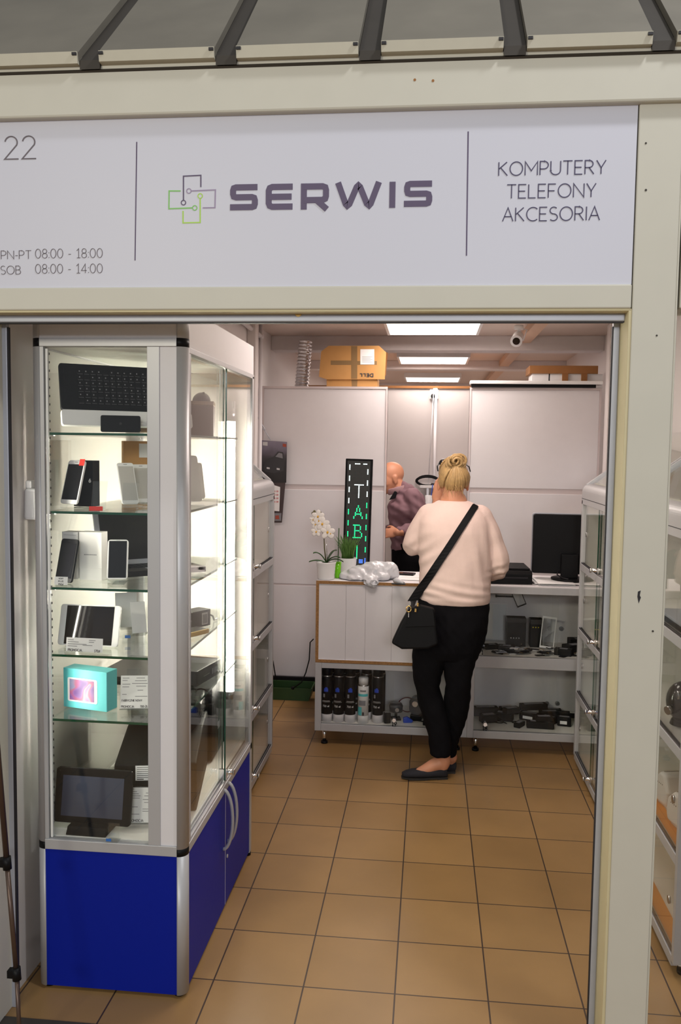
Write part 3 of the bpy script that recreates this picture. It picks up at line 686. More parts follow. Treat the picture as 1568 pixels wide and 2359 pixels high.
# shelf 2
z = SH[1]+LIFT
phone('smartphone', 'white smartphone with a red sticker on its corner on a clear stand', at(161, 1158, 'y', .035)*1.0 + Vector((0, 0, z+.012-at(161, 1158, 'y', .035).z)), (-16, 0, -22), .074, .148, sticker=(.014, .036))
stand('clear stand carrying the white phone with the red sticker', at(161, 1158, 'y', .037)+Vector((0, 0, z-at(161, 1158, 'y', .037).z)), (0, 0, -22), .03, .06)
t = thing('phone_box', 'narrow black phone box standing behind the white smartphone', 'box', Vector((at(192, 1168, 'y', .12).x, .12, z)), (0, 0, -8))
build('carton', MB().box(-.036, .036, 0, .045, 0, .155), M['blackm'], t, bevel=.0008)
m = MB(); m.tf(Matrix.Translation((.022, 0, .082))); text(m, '6', 0, 0, .012, .0025); build('lettering', m, M['white'], t)
stand('empty clear stand with a red tag beside the black phone box', F(226, 1176, z), (0, 0, 8), .046, .092, .04, 'red')
phone('smartphone', 'white phone with a bare pale screen leaning left on a clear stand', Vector((at(300, 1160, 'y', .08).x, .08, z+.012)), (-27, 0, 36), .056, .150, scr='pale', rim=(.003, .013))
stand('clear stand holding the pale screened phone', Vector((at(301, 1166, 'y', .04).x, .035, z)), (0, 0, 14), .05, .085)
t = thing('cardboard_box', 'small brown carton with white label at the back of the second shelf', 'box', Vector((at(330, 1050, 'y', .34).x, .34, z)), (0, 0, 24))
build('carton', MB().box(-.07, .07, 0, .09, 0, .224), M['kraft'], t, bevel=.001)
build('label', MB().box(-.015, .055, -.001, 0, .165, .215), M['paper'], t)
phone('smartphone', 'white phone in front of the small brown carton', Vector((at(332, 1150, 'y', .20).x, .20, z+.01)), (-22, 0, 35), .062, .14, scr='pale')
stand('clear stand under the white phone before the brown carton', Vector((at(332, 1150, 'y', .20).x, .202, z)), (0, 0, 35), .03, .012)
phone('smartphone', 'bright white phone standing behind the cabinet corner on the second shelf', Vector((-.16, .28, z+.01)), (-16, 0, 40), .085, .17, scr='white')
phone('smartphone', 'white phone farthest back on the second shelf beside the tube lamp', Vector((-.20, .50, z+.008)), (-14, 0, 40), .07, .14, scr='white')
# shelf 3
z = SH[2]+LIFT
phone('smartphone', 'black smartphone leaning behind the 950 price tag on the third shelf', Vector((at(150, 1336, 'y', .0).x, -.005, z)), (-14, 0, -20), .071, .143, body='black')
pricecard('small white price tag reading 950 below the black smartphone', F(140, 1352, z), (-8, 0, 0), .043, .030, [], [('NOWY', .5, .74, .0045, 'c'), ('P9 LITE', .5, .44, .0045, 'c'), ('950zł', .5, .10, .006, 'c')], False)
for i, (px, py, w, hh, rz, lb) in enumerate(((172, 1340, .056, .158, -4, 'white phone carton, left of the two on the third shelf'), (222, 1341, .078, .160, -3, 'white phone carton, right of the two on the third shelf'))):
    t = thing('phone_box', lb, 'box', Vector((at(px-9, py, 'y', .07).x, .055+.012*(1-i), z)), (0, 0, rz), 'white phone cartons')
    build('carton', MB().box(-w/2, w/2, 0, .045, 0, hh), M['card'], t, bevel=.001)
    build('lid', MB().box(-w/2-.0006, w/2+.0006, -.0006, .0456, hh-.12, hh+.0006), M['card'], t, bevel=.001)
    m = MB(); m.tf(Matrix.Translation((0, -.001, .084 if i else .148)));
    for k in range(9): m.box(-.022+k*.005, -.0185+k*.005, -.0002, 0, 0, .0028 if i else .0012)
    build('small_print', m, M['printg'], t)
phone('smartphone', 'black and white smartphone on a clear stand right of the white cartons', F(270, 1342, z)+Vector((.004, -.01, .012)), (-14, 0, 12), .066, .130, body='white', rim=(.0045, .0045))
stand('clear stand under the black and white smartphone', F(271, 1344, z)+Vector((.006, 0, 0)), (0, 0, 12), .04, .012)
lp = thing('laptop', 'open grey laptop with red sticker at the back of the third shelf', 'laptop', Vector((-.350, .345, z)), (0, 0, 40))
build('base', MB().box(-.16, .16, -.182, 0, .002, .022), M['lcdgrey'], lp, bevel=.003)
ky = MB()
for r_ in range(5):
    for c in range(14): ky.box(-.15+c*.0213, -.15+c*.0213+.018, -.105+r_*.019, -.105+r_*.019+.016, .0215, .0235)
build('keys', ky, M['black'], lp); build('touch_pad', MB().box(-.045, .045, -.17, -.118, .0215, .0225), M['alu_grey'], lp)
lid = build('lid', MB().tf(Matrix.Translation((0, 0, .018)) @ Matrix.Rotation(R(-18), 4, 'X')).rbox(-.17, .17, 0, .212, -.004, .006, r=.012), M['alu_grey'], lp, bevel=.001)
build('screen', MB().tf(Matrix.Translation((0, 0, .018)) @ Matrix.Rotation(R(-18), 4, 'X')).box(-.152, .152, .018, .018, 0, 0).box(-.152, .152, -.0048, -.003, .02, .196), M['lcdgrey'], lp)
build('price_sticker', MB().box(.02, .044, -.194, -.1815, .012, .032), M['red'], lp)
# shelf 4
z = SH[3]+LIFT
phone('tablet', 'white tablet with a black screen lying on its side on the fourth shelf', F(203, 1488, z), (-15, 0, -1), .208, .135, body='white', rim=(.022, .004), th=.0075, cat='tablet')
pricecard('white price card reading PROMOCJA 170 in front of the white tablet', F(194, 1506, z), (-6, 0, -2), .122, .048,
          [(.04, .2, .84), (.04, .34, .70), (.04, .56, .56), (.62, .8, .84), (.62, .76, .72), (.45, .72, .50), (.04, .3, .42)], [('PROMOCJA:', .05, .10, .0075, 'l'), ('170zł', .93, .10, .0075, 'r')], False)
pricecard('blank white card on a clear stand right of the white tablet', Vector((at(292, 1440, 'y', .26).x, .26, z)), (-22, 0, 24), .075, .13, [], [])
pricecard('second white card on a clear stand right of the white tablet', Vector((at(322, 1470, 'y', .17).x, .17, z)), (-24, 0, 30), .050, .115, [], [])
t = thing('price_holder', 'small clear tag holder with a blue label right of the white tablet', 'tag holder', Vector((at(296, 1480, 'y', .10).x, .10, z)), (0, 0, 10))
build('holder', MB().box(-.02, .02, 0, .002, 0, .03).box(-.02, .02, -.016, .012, 0, .002), M['acryl'], t); build('label', MB().box(-.012, .006, -.001, 0, .014, .024), mat('blue_label', (.03, .14, .45), .5), t)
t = thing('power_adapter', 'black power adapter box with a barcode label behind the cabinet door', 'adapter', Vector((-.185, .37, z)), (0, 0, 62), None)
build('carton', MB().box(-.075, .075, -.03, .03, 0, .062), M['black'], t, bevel=.002)
build('barcode_label', MB().box(.028, .058, -.0312, -.03, .008, .052), M['paper'], t)
m = MB();
for k in range(8): m.box(.032+k*.003, .0335+k*.003, -.0316, -.0311, .012, .046)
build('barcode', m, M['print'], t)
build('cable', MB().tube([(.075, 0, .035), (.10, 0, .034), (.125, .005, .022), (.14, .012, .004), (.165, .02, .004)], .0035, 8), M['black'], t)
t = thing('parts_box', 'flat yellow and black carton in front of the adapter box', 'box', Vector((-.150, .25, z)), (0, 0, 62))
build('carton', MB().box(-.06, .06, -.032, .032, 0, .016), mat('yellow_carton', (.75, .45, .03), .5), t, bevel=.001)
build('top_print', MB().box(-.056, .058, -.028, .030, .016, .0166), M['blackm'], t)
# shelf 5
z = SH[4]+LIFT
p = F(196, 1634, z)
t = thing('tablet_box', 'turquoise tablet carton with a colourful tablet picture on its front', 'box', p, (0, 0, -14))
build('carton', MB().box(-.085, .085, 0, .058, 0, .132), M['turq'], t, bevel=.001)
build('tablet_frame', MB().rbox(-.068, .048, .022, .102, -.0008, 0, r=.006), M['white'], t)
def wallpaper():
    m = bpy.data.materials.new('printed_waves'); m.use_nodes = True; nt = m.node_tree; b = nt.nodes['Principled BSDF']; b.inputs['Roughness'].default_value = .35
    tc = nt.nodes.new('ShaderNodeTexCoord'); wv = nt.nodes.new('ShaderNodeTexNoise'); wv.inputs['Scale'].default_value = 17; wv.inputs['Detail'].default_value = 0; wv.inputs['Distortion'].default_value = 1.1
    cr = nt.nodes.new('ShaderNodeValToRGB'); cr.color_ramp.interpolation = 'B_SPLINE'; e = cr.color_ramp; e.elements[0].color = (.10, .03, .20, 1); e.elements[1].color = (.60, .24, .02, 1); e.elements[0].position = .22; e.elements[1].position = .80
    for pos, c in ((.36, (.20, .10, .33, 1)), (.47, (.38, .04, .08, 1)), (.55, (.12, .27, .42, 1)), (.64, (.26, .04, .25, 1))):
        q = e.elements.new(pos); q.color = c
    nt.links.new(tc.outputs['Object'], wv.inputs['Vector']); nt.links.new(wv.outputs['Fac'], cr.inputs[0]); nt.links.new(cr.outputs[0], b.inputs['Base Color'])
    return m
build('tablet_picture', MB().box(-.060, .036, -.0014, -.0005, .027, .097), wallpaper(), t)
pricecard('white price card reading FABRYCZNIE NOWY 700 beside the turquoise carton', Vector((at(309, 1660, 'y', .01).x, .01, z)), (-12, 0, 10), .092, .110,
          [(.06, .3, .92), (.06, .24, .85), (.06, .34, .74), (.06, .3, .66), (.55, .85, .92), (.5, .92, .84), (.4, .95, .76), (.55, .9, .68), (.06, .22, .44), (.6, .8, .56), (.52, .95, .38)],
          [('FABRYCZNIE NOWY', .06, .24, .0062, 'l'), ('PROMOCJA:', .04, .06, .0066, 'l'), ('700 ZŁ', .97, .06, .0066, 'r')])
t = thing('laptop', 'closed dark grey laptop lying behind the turquoise carton', 'laptop', Vector((-.405, .45, z)), (0, 0, 84))
build('base', MB().box(-.16, .16, -.115, .115, .004, .022), M['lcdgrey'], t, bevel=.003); build('lid', MB().box(-.16, .16, -.115, .115, .022, .034), M['lcdgrey'], t, bevel=.003)
stand('clear stand on the fifth shelf behind the price card', Vector((at(312, 1560, 'y', .26).x, .24, z)), (0, 0, 15), .05, .075)
t = thing('set_top_box', 'black set top box with a row of buttons behind the sliding glass door', 'set top box', Vector((-.192, .42, z+.0)), (0, 0, 80))
build('case', MB().box(-.11, .11, -.07, .07, .006, .062), M['black'], t, bevel=.003)
m = MB()
for k in range(4): m.box(.02+k*.014, .028+k*.014, -.0715, -.0695, .022, .042)
build('buttons', m, M['alu_grey'], t); build('stripe', MB().box(-.05, .0, -.0708, -.0695, .03, .032), M['steel'], t)
for sx in (-.09, .09): build('foot', MB().cyl((sx, 0, 0), (sx, 0, .007), .008), M['seal'], t)
# bottom
z = ZF+LIFT
tb = thing('tablet', 'black tablet standing in a dock on the cabinet floor', 'tablet', F(210, 1913, z), (0, 0, -2))
Tm = Matrix.Translation((0, .012, .018)) @ Matrix.Rotation(R(-10), 4, 'X')
build('case', MB().tf(Tm).rbox(-.132, .132, 0, .178, -.012, 0, r=.012), M['black'], tb, bevel=.002)
build('screen', MB().tf(Tm).box(-.107, .104, -.0127, -.011, .022, .152), mat('reflection_tinted_lcd', (.045, .052, .085), .10, spec=.9), tb)  # blue-grey reflection of the outside is put into the base colour
build('camera_dot', MB().tf(Tm).cyl((-.118, -.0126, .166), (-.118, -.011, .166), .002, n=10), M['lcdgrey'], tb)
build('dock', MB().prism([(-.045, 0), (.05, 0), (.03, .024), (-.03, .024)], -.068, .068, 'x'), M['blackm'], tb, bevel=.003)
pricecard('tall white price card reading PROMOCJA 700 beside the black tablet', Vector((at(326, 1910, 'y', .01).x, .015, z)), (-10, 0, 8), .098, .118,
          [(.08, .2, .95), (.08, .3, .88), (.08, .36, .82), (.08, .42, .76), (.08, .4, .70), (.6, .95, .84), (.55, .95, .76), (.5, .95, .66), (.55, .95, .58), (.06, .34, .46), (.5, .7, .40), (.5, .72, .34), (.1, .4, .26)],
          [('PROMOCJA:', .04, .06, .0078, 'l'), ('700', .99, .06, .0078, 'r')])
t = thing('price_holder', 'small clear tag holder with a blue label in front of the black tablet', 'tag holder', F(262, 1935, z), (0, 0, 0))
build('holder', MB().box(-.018, .018, 0, .002, 0, .055).box(-.02, .02, -.018, .012, 0, .002).box(-.02, .02, -.02, -.018, 0, .016), M['acryl'], t)
build('label', MB().box(-.018, -.001, -.0206, -.0198, .004, .013), bpy.data.materials['blue_label'], t)
t = thing('printer', 'big black boxy printer with white label behind the black tablet', 'printer', Vector((-.29, .36, z)), (0, 0, 10))
build('body', MB().prism([(-.24, 0), (.22, 0), (.22, .22), (.02, .22), (-.24, .17)], -.13, .15, 'x'), M['blackm'], t, bevel=.006)
build('lid', MB().box(-.12, .14, .03, .21, .22, .30), M['black'], t, bevel=.006)
build('label', MB().box(-.058, -.010, -.2412, -.2398, .112, .164), M['paper'], t)
m = MB()
for k in range(6): m.box(-.053, -.015, -.2416, -.2411, .122+k*.007, .1235+k*.007)
m.box(-.053, -.03, -.2416, -.2411, .115, .118); build('small_print', m, M['print'], t)
t = thing('computer_case', 'dark slim computer case seen through the lower sliding door', 'computer', Vector((-.215, .77, z)), (0, 0, 2))
build('body', MB().box(-.045, .045, -.165, .09, .004, .30), M['blackm'], t, bevel=.003); build('front_grille', MB().box(-.03, .03, -.167, -.164, .05, .25), M['lcdgrey'], t)
build('badge', MB().box(.0445, .0458, -.06, -.02, .10, .13), M['alu_grey'], t)
# ------------------------------------------------------------------ glass fronted shelf units along both walls
ZR = [0.055, 0.405, 0.765, 1.130, 1.478]
def shelf_unit(label, xf, xb, y0, y1, far_panel=True):
    """xf: glass front, xb: wall side; four compartments and a sloping glass top"""
    s = 1 if xb > xf else -1
    t = thing('shelf_unit', label, 'display shelf', (xf, (y0+y1)/2, 0))
    def q(name, mb, m, bevel=0, label=None, parent=None): return build(name, mb, m, parent or t, True, bevel, label)
    for y in (y0, y1-.026):
        q('front_post', MB().box(xf, xf+s*.026, y, y+.026, ZR[0], 1.50), M['alu'], .0015)
    prof = [(xf+s*.006, .06), (xb, .06), (xb, 1.86), (xf+s*.03, 1.56), (xf+s*.006, 1.55)]
    for y in (y0+.002, y1-.016): q('side_panel', MB().prism(prof, y, y+.014, 'y'), M['lam' if y > y0+.1 or not far_panel else 'panel'])
    for y in (y0, y1-.022): q('sloping_edge', MB().prism([(xf+s*.02, 1.565), (xb, 1.862), (xb, 1.885), (xf+s*.02, 1.588)], y, y+.022, 'y'), M['alu'], .001)
    for i, z in enumerate(ZR[:4]):
        q('front_rail', MB().box(xf, xf+s*.022, y0+.026, y1-.026, z-.018, z+.018), M['alu'], .001)
        q('door_track', MB().box(xf+s*.004, xf+s*.007, y0+.026, y1-.026, z+.018, z+.024).box(xf+s*.012, xf+s*.015, y0+.026, y1-.026, z+.018, z+.024), M['seal'])
        q('shelf_board', MB().box(xf+s*.022, xb, y0+.016, y1-.016, z-.012, z+.006), M['lam'])
    P = [(xf, 1.478), (xf, 1.545)]+[(xf+s*(.045-.045*math.cos(R(a))), 1.545+.045*math.sin(R(a))) for a in range(10, 91, 10)]+[(xf+s*.06, 1.59), (xf+s*.06, 1.478)]
    mb = MB().prism(P, y0, y1, 'y'); q('top_rail', mb, M['alu'], .001)
    q('top_groove', MB().box(xf-s*.0008, xf, y0, y1, 1.508, 1.511), M['seal'])
    q('top_pane', MB().prism([(xf+s*.06, 1.596), (xb, 1.866), (xb, 1.872), (xf+s*.06, 1.602)], y0+.022, y1-.022, 'y'), M['tint'])
    q('back_panel', MB().box(xb-s*.008, xb, y0+.016, y1-.016, .06, 1.86), M['lam'])
    ym = (y0+y1)/2+.03
    for i in range(4):
        za, zb = ZR[i]+.02, (ZR[i+1]-.018 if i < 3 else 1.478)
        for a, b, o in ((y0+.028, ym+.015, .0055), (ym-.015, y1-.028, .0135)):
            d = q('sliding_door', MB().box(xf+s*(o-.002), xf+s*(o+.002), a, b, za, zb), M['tint'])
            e = b-.003 if o < .01 else a
            q('pane_edge', MB().box(xf+s*(o-.0023), xf+s*(o+.0023), e, e+.003, za, zb), M['gedge'], parent=d)
            yp = a+.07 if o < .01 else b-.07
            q('finger_pull', MB().cyl((xf+s*(o-.003), yp, (za+zb)/2), (xf+s*(o+.003), yp, (za+zb)/2), .014), M['steel'], parent=d)
        k = q('lock', MB().cyl((xf-s*.026, ym, za+.022), (xf+s*.03, ym, za+.022), .008), M['chrome'])
        q('lock_barrel', MB().cyl((xf-s*.034, ym, za+.022), (xf-s*.026, ym, za+.022), .011), M['steel'], parent=k)
        q('lock_plate', MB().box(xf+s*.0, xf+s*.010, ym-.008, ym+.008, za+.0, za+.036), M['chrome'], parent=k)
    k = q('lock', MB().cyl((xf+s*.10, ym-.25, 1.62), (xf+s*.08, ym-.25, 1.66), .009), M['chrome'])
    for y in (y0+.05, y1-.05):
        for x in (xf+s*.05, xb-s*.05):
            q('leg', MB().cyl((x, y, .012), (x, y, .06), .017), M['steel']); q('foot', MB().cyl((x, y, 0), (x, y, .013), .022), M['black'])
    return t
shelf_unit('aluminium shelf unit with glass doors on the left wall behind the tall lit cabinet', -.186, -.548, .915, 2.075, False)
shelf_unit('aluminium shelf unit with glass doors on the right wall, the one next to the counter', 1.522, 1.935, 1.165, 2.200)
shelf_unit('aluminium shelf unit with glass doors seen right of the pillar through the window', 1.522, 1.935, .185, 1.150)

def carton(label, loc, rot, w, d, h, m, face=None, name='carton_box', group=None, cat='box', lid=True):
    t = thing(name, label, cat, loc, rot, group)
    build('carton', MB().box(-w/2, w/2, -d/2, d/2, 0, h), M[m] if isinstance(m, str) else m, t, bevel=.001)
    if face: build('front_print', MB().box(-w/2+.006, w/2-.006, -d/2-.0008, -d/2, h*.25, h*.9), M[face] if isinstance(face, str) else face, t)
    if lid: build('flap_line', MB().box(-w/2-.0003, w/2+.0003, -.001, .001, h-.001, h+.0004), M['printg'], t)
    return t
pinkm = mat('pink_folder', (.55, .09, .10), .5); bluem = mat('blue_carton', (.04, .28, .62), .5); orange = mat('orange_shelf_strip', (.75, .25, .02), .5)
# left wall goods
t = thing('folder', 'pinkish red folder standing in the left shelf unit', 'folder', (-.33, 1.86, ZR[2]+.0115), (0, -8, 4))
build('cover', MB().box(-.015, .015, -.11, .11, 0, .24), pinkm, t, bevel=.002); build('pages', MB().box(-.012, .0155, -.106, .106, .003, .237), M['paper'], t)
carton('tall white carton on the lower middle shelf of the left unit', (-.36, 1.72, ZR[1]+.0072), (0, 0, 90), .16, .07, .24, 'card')
carton('grey carton lying on the lowest shelf of the left unit', (-.36, 1.68, ZR[0]+.0072), (0, 0, 90), .24, .18, .14, 'panel')
carton('brown carton beside the pink folder in the left unit', (-.36, 1.50, ZR[2]+.0072), (0, 0, 90), .16, .14, .10, 'kraft', 'paper')
carton('small white carton on the upper shelf of the left unit', (-.37, 1.55, ZR[3]+.0072), (0, 0, 84), .14, .09, .08, 'card', 'turq')
# right wall goods (unit next to the counter)
carton('bright blue carton upright in the right unit near the counter', (1.70, 2.02, ZR[1]+.0072), (0, 0, -90), .12, .10, .20, bluem, 'paper')
carton('blue and white carton lying in front of the upright blue carton', (1.66, 1.86, ZR[1]+.0072), (0, 0, -84), .12, .12, .13, bluem, 'paper')
carton('blue carton with magenta side at the middle of the right unit', (1.66, 1.70, ZR[1]+.0072), (0, 0, -90), .11, .12, .15, mat('magenta_carton', (.30, .03, .30), .5), bluem)
carton('flat white carton on the upper shelf of the right unit', (1.70, 1.72, ZR[3]+.0072), (0, 0, -90), .20, .16, .035, 'card', None)
carton('black flat carton under the white one side by side in the right unit', (1.70, 1.48, ZR[3]+.0072), (0, 0, -90), .18, .2, .03, 'black', None)
carton('red and blue small carton on the middle shelf of the right unit', (1.68, 1.80, ZR[2]+.0072), (0, 0, -86), .10, .08, .06, bluem, 'red')
carton('low beige carton at the end of the middle shelf, right unit', (1.70, 1.98, ZR[2]+.0072), (0, 0, -90), .12, .12, .07, 'kraft', 'red')
# far right goods seen through the window
def camera_router(label, loc, rot):
    t = thing('wifi_camera', label, 'router', loc, rot, 'white routers right of the pillar')
    P = [(-.05, .012), (.05, .012), (.062, .05), (.05, .10), (.01, .135), (-.03, .13), (-.055, .07)]
    build('shell', MB().prism(P, -.075, .075, 'x'), M['white'], t, bevel=.014, seg=4)
    build('edge_light', MB().box(-.06, .06, .0, .006, .133, .1355), M['steel'], t)
    build('base', MB().box(-.06, .06, -.045, .045, 0, .012), M['panel'], t, bevel=.003)
    m = MB()
    for k in range(4): m.cyl((-.076, .02-.012*k, .09), (-.0745, .02-.012*k, .09), .0022, n=8)
    build('indicator_lights', m, M['seal'], t)
    return t
p1 = at(1535, 1838, 'x', 1.61); p2 = at(1560, 1880, 'x', 1.60)
camera_router('white curved router on the shelf right of the pillar, the farther one', (1.655, .66, ZR[1]+.0072), (0, 0, 12))
camera_router('white curved router on the shelf right of the pillar, the nearer one', (1.65, .46, ZR[1]+.0072), (0, 0, 12))
carton('upright white card behind the two white routers', (1.78, .70, ZR[1]+.0072), (0, 0, 10), .10, .02, .24, 'card', None)
t = thing('webcam', 'glossy round black webcam on the shelf right of the pillar', 'webcam', (1.62, .53, ZR[2]+.0072), (0, 0, 0))
build('ball', MB().ball((0, 0, .085), .062, .062, .075), mat('gloss_black', (.006, .006, .006), .08), t)
build('lens', MB().cyl((-.055, -.028, .06), (-.066, -.034, .058), .016), M['steel'], t); build('base', MB().cyl((0, 0, 0), (0, 0, .016), .045, .04), M['black'], t)
carton('printed blue and yellow carton behind the black webcam', (1.76, .62, ZR[2]+.0072), (0, 0, -80), .20, .10, .22, mat('blue_grey_carton', (.10, .18, .30), .5), mat('yellow_print', (.8, .5, .04), .5))
t = thing('laptop', 'black closed laptop on the upper shelf right of the pillar', 'laptop', (1.66, .55, ZR[3]+.0072), (0, 0, 90))
build('base', MB().prism([(-.15, -.10), (.15, -.10), (.15, .10), (-.15, .10)], .004, .022, 'z'), M['black'], t, bevel=.003)
build('lid', MB().box(-.15, .15, -.10, .10, .022, .034), M['alu_grey'], t, bevel=.003)
t = thing('smartphone', 'black phone lying flat on the shelf below the closed laptop, right of the pillar', 'phone', (1.60, .50, ZR[3]-.30), (0, 0, 70))
bpy.data.objects.remove(t)
for i, z in enumerate((ZR[1], ZR[0])):
    o = build('shelf_strip', MB().box(1.546, 1.598, .22, 1.10, z+.0062, z+.008), orange)
    tag(o, ['orange paper strip along the shelf edge under the white routers', 'orange paper strip along the lowest shelf edge right of the pillar'][i], 'strip', 'orange shelf strips')

# ------------------------------------------------------------------ counter: left chest on an aluminium glass case, right glass case
CY, CB = 2.29, 2.77
t = thing('counter_chest', 'white counter chest with raw chipboard edges left of the woman', 'counter', (.47, CY, .51))
q = lambda n, mb, m, b=0, l=None: build(n, mb, m, t, True, b, l)
q('top_board', MB().box(.027, .925, CY+.001, CB, .972, .990), M['panel'])
q('chipboard_edge', MB().box(.027, .925, CY-.001, CY+.001, .972, .990), M['chip'])
q('side_board', MB().box(.027, .045, CY+.001, CB, .520, .972), M['panel'])
q('chipboard_edge', MB().box(.027, .045, CY-.001, CY+.001, .520, .972), M['chip'])
q('bottom_board', MB().box(.027, .925, CY+.001, CB, .502, .520), M['panel'])
q('chipboard_edge', MB().box(.027, .925, CY-.001, CY+.001, .502, .520), M['chip'])
for x0, x1 in ((.045, .205), (.205, .32), (.32, .475), (.475, .925)):
    q('front_panel', MB().box(x0, x1-.0012, CY+.006, CY+.02, .520, .972), M['panel'])
def glasscase(label, x0, x1, ztop, levels, num):
    t = thing('counter_case', label, 'counter', ((x0+x1)/2, CY, 0))
    q = lambda n, mb, m, b=0, l=None: build(n, mb, m, t, True, b, l)
    for x in (x0, x1-.038): q('front_post', MB().box(x, x+.038, CY, CY+.03, .088, ztop), M['alu'], .002)
    for x in (x0, x1-.038): q('rear_post', MB().box(x, x+.038, CB-.03, CB, .088, ztop), M['alu'], .002)
    for z0, z1 in levels: q('front_rail', MB().box(x0+.038, x1-.038, CY+.001, CY+.03, z0, z1), M['alu'], .0015)
    for z0, z1 in levels[:-1]:
        q('shelf_board', MB().box(x0+.012, x1-.01, CY+.03, CB-.03, z1-.018, z1-.002), M['lam'])
    q('back_panel', MB().box(x0+.02, x1-.02, CB-.03, CB-.02, .12, ztop), M['panel'])
    for x in (x0+.004, x1-.010): q('side_panel', MB().box(x, x+.006, CY+.03, CB-.03, .12, ztop), M['lam'])
    for a, b in zip(levels[:-1], levels[1:]):
        xm = (x0+x1)/2
        for k, (u, v, o) in enumerate(((x0+.038, xm+.02, .012), (xm-.02, x1-.038, .020))):
            q('glass_door', MB().box(u, v, CY+o-.002, CY+o+.002, a[1], b[0]), M['caseg'])
    for x in (x0+.055, x1-.055):
        for y in (CY+.045, CB-.05):
            q('leg', MB().cyl((x, y, .012), (x, y, .09), .0115), M['chrome']); q('foot', MB().cyl((x, y, 0), (x, y, .013), .020), M['black'])
    for (nx, nz, s_) in num:
        q('lock', MB().cyl((nx, CY-.022, nz+.042), (nx, CY+.014, nz+.042), .011), M['chrome'])
        m = MB(); m.tf(Matrix.Translation((nx, CY+.0095, nz))); text(m, s_, 0, 0, .024, .006, 'c', gap=.22); q('number', m, M['print'])
    return t
glasscase('low aluminium glass case under the chipboard chest, spray cans inside', .027, .925, .500, [(.088, .132), (.468, .500)], [(.50, .135, '19')])
rc = glasscase('aluminium glass counter case right of the woman with adapters and phone parts', .925, 1.90, .988, [(.088, .132), (.508, .575), (.945, .985)], [(1.03, .135, '18')])
build('top_board', MB().box(.925, 1.90, CY+.004, CB, .985, .990), M['panel'], rc, True)
m = MB(); m.tf(Matrix.Translation((at(1111, 1512, 'y', CY).x, CY+.03, .580))); text(m, '1', 0, 0, .022, .005, 'c'); build('number', m, M['print'], rc, True)
for px in (1259, 1283):
    p = at(px, 1620, 'y', CB-.03); build('finger_pull', MB().cyl((p.x, CB-.038, p.z), (p.x, CB-.028, p.z), .014).cyl((p.x, CB-.040, p.z), (p.x, CB-.038, p.z), .009), M['steel'], rc, True)
for px in (1265, 1292):
    p = at(px, 1448, 'y', CB-.03); build('finger_pull', MB().cyl((p.x, CB-.038, p.z), (p.x, CB-.028, p.z), .014).cyl((p.x, CB-.040, p.z), (p.x, CB-.038, p.z), .009), M['steel'], rc, True)
# spray cans
def spraycan(label, loc, black=True, group=None):
    t = thing('spray_can', label, 'spray can', loc, (0, 0, random.uniform(-15, 15)), group); r = .033
    body = M['black'] if black else M['white']
    hh = .275 if black else .225
    build('base_ring', MB().lathe([(r, 0), (r, .045), (r-.001, .047)], n=24), M['panel' if black else 'white'], t)
    build('can', MB().lathe([(r, .047), (r, hh), (r-.004, hh+.008), (r-.006, hh+.012)], n=24), body, t)
    build('rim', MB().lathe([(r-.001, hh), (r+.0008, hh+.002), (r+.0008, hh+.004), (r-.002, hh+.008)], n=24), M['steel'], t)
    build('cap', MB().lathe([(r-.003, hh+.008), (r-.003, hh+.045), (r-.008, hh+.053), (.012, hh+.054)], n=24), body, t)
    def dec(name, z0, z1, a0, a1, m, off=.0006):
        vs = []; n = 8
        for i in range(n+1):
            a = R(-90+a0+(a1-a0)*i/n)
            for z in (z0, z1): vs.append(((r+off)*math.cos(a), (r+off)*math.sin(a), z))
        o = MB().add(vs, [(2*i, 2*i+2, 2*i+3, 2*i+1) for i in range(n)], True); return build(name, o, m, t)
    if black:
        dec('blue_emblem', .185, .205, -22, 22, M['emb']); dec('blue_emblem', .205, .212, -8, 14, M['emb'])
        dec('stripe', .128, .1305, -40, 40, M['printw']); dec('stripe', .122, .1238, -48, 48, M['printw'])
        m = MB(); text(m, '750 ml', 0, 0, .011, .0022, 'c', gap=.25)
        m.v = [Vector(((r+.0008)*math.sin(v.x/r), -(r+.0008)*math.cos(v.x/r)+v.y, v.z+.092)) for v in m.v]; build('lettering', m, M['printw'], t)
        dec('circle_mark', .15, .172, -30, -10, M['printg'])
    else:
        dec('print_band', .165, .180, -60, 60, M['turq']); dec('print_patch', .11, .14, -40, 30, M['printg']); dec('print_patch', .05, .10, -60, -10, M['turq'])
        dec('print_patch', .05, .07, -5, 15, M['print']); dec('print_word', .193, .203, -30, 34, M['printg'])
    return t
M['emb'] = mat('blue_emblem', (.01, .06, .50), .4); M['printw'] = mat('pale_print', (.55, .55, .55), .5)
zc = .1312
cans = [(.092, 2.358), (.163, 2.358), (.232, 2.362), (.397, 2.378), (.324, 2.428), (.106, 2.435), (.178, 2.435), (.25, 2.44), (.405, 2.452)]
desc = ['at the far left of the front row', 'second from the left in the front row', 'left of the white spray can', 'just right of the white spray can', 'directly behind the white spray can']
for i, (x, y) in enumerate(cans):
    if i < 5: spraycan('tall black spray can '+desc[i], (x, y, zc), True, 'black spray cans in the low glass case')
    else: spraycan('black spray can in the hidden rear row of cans', (x, y, zc), True, 'black spray cans in the low glass case')
spraycan('white spray can with blue print in front of the black cans', (.311, 2.3555, zc), False)
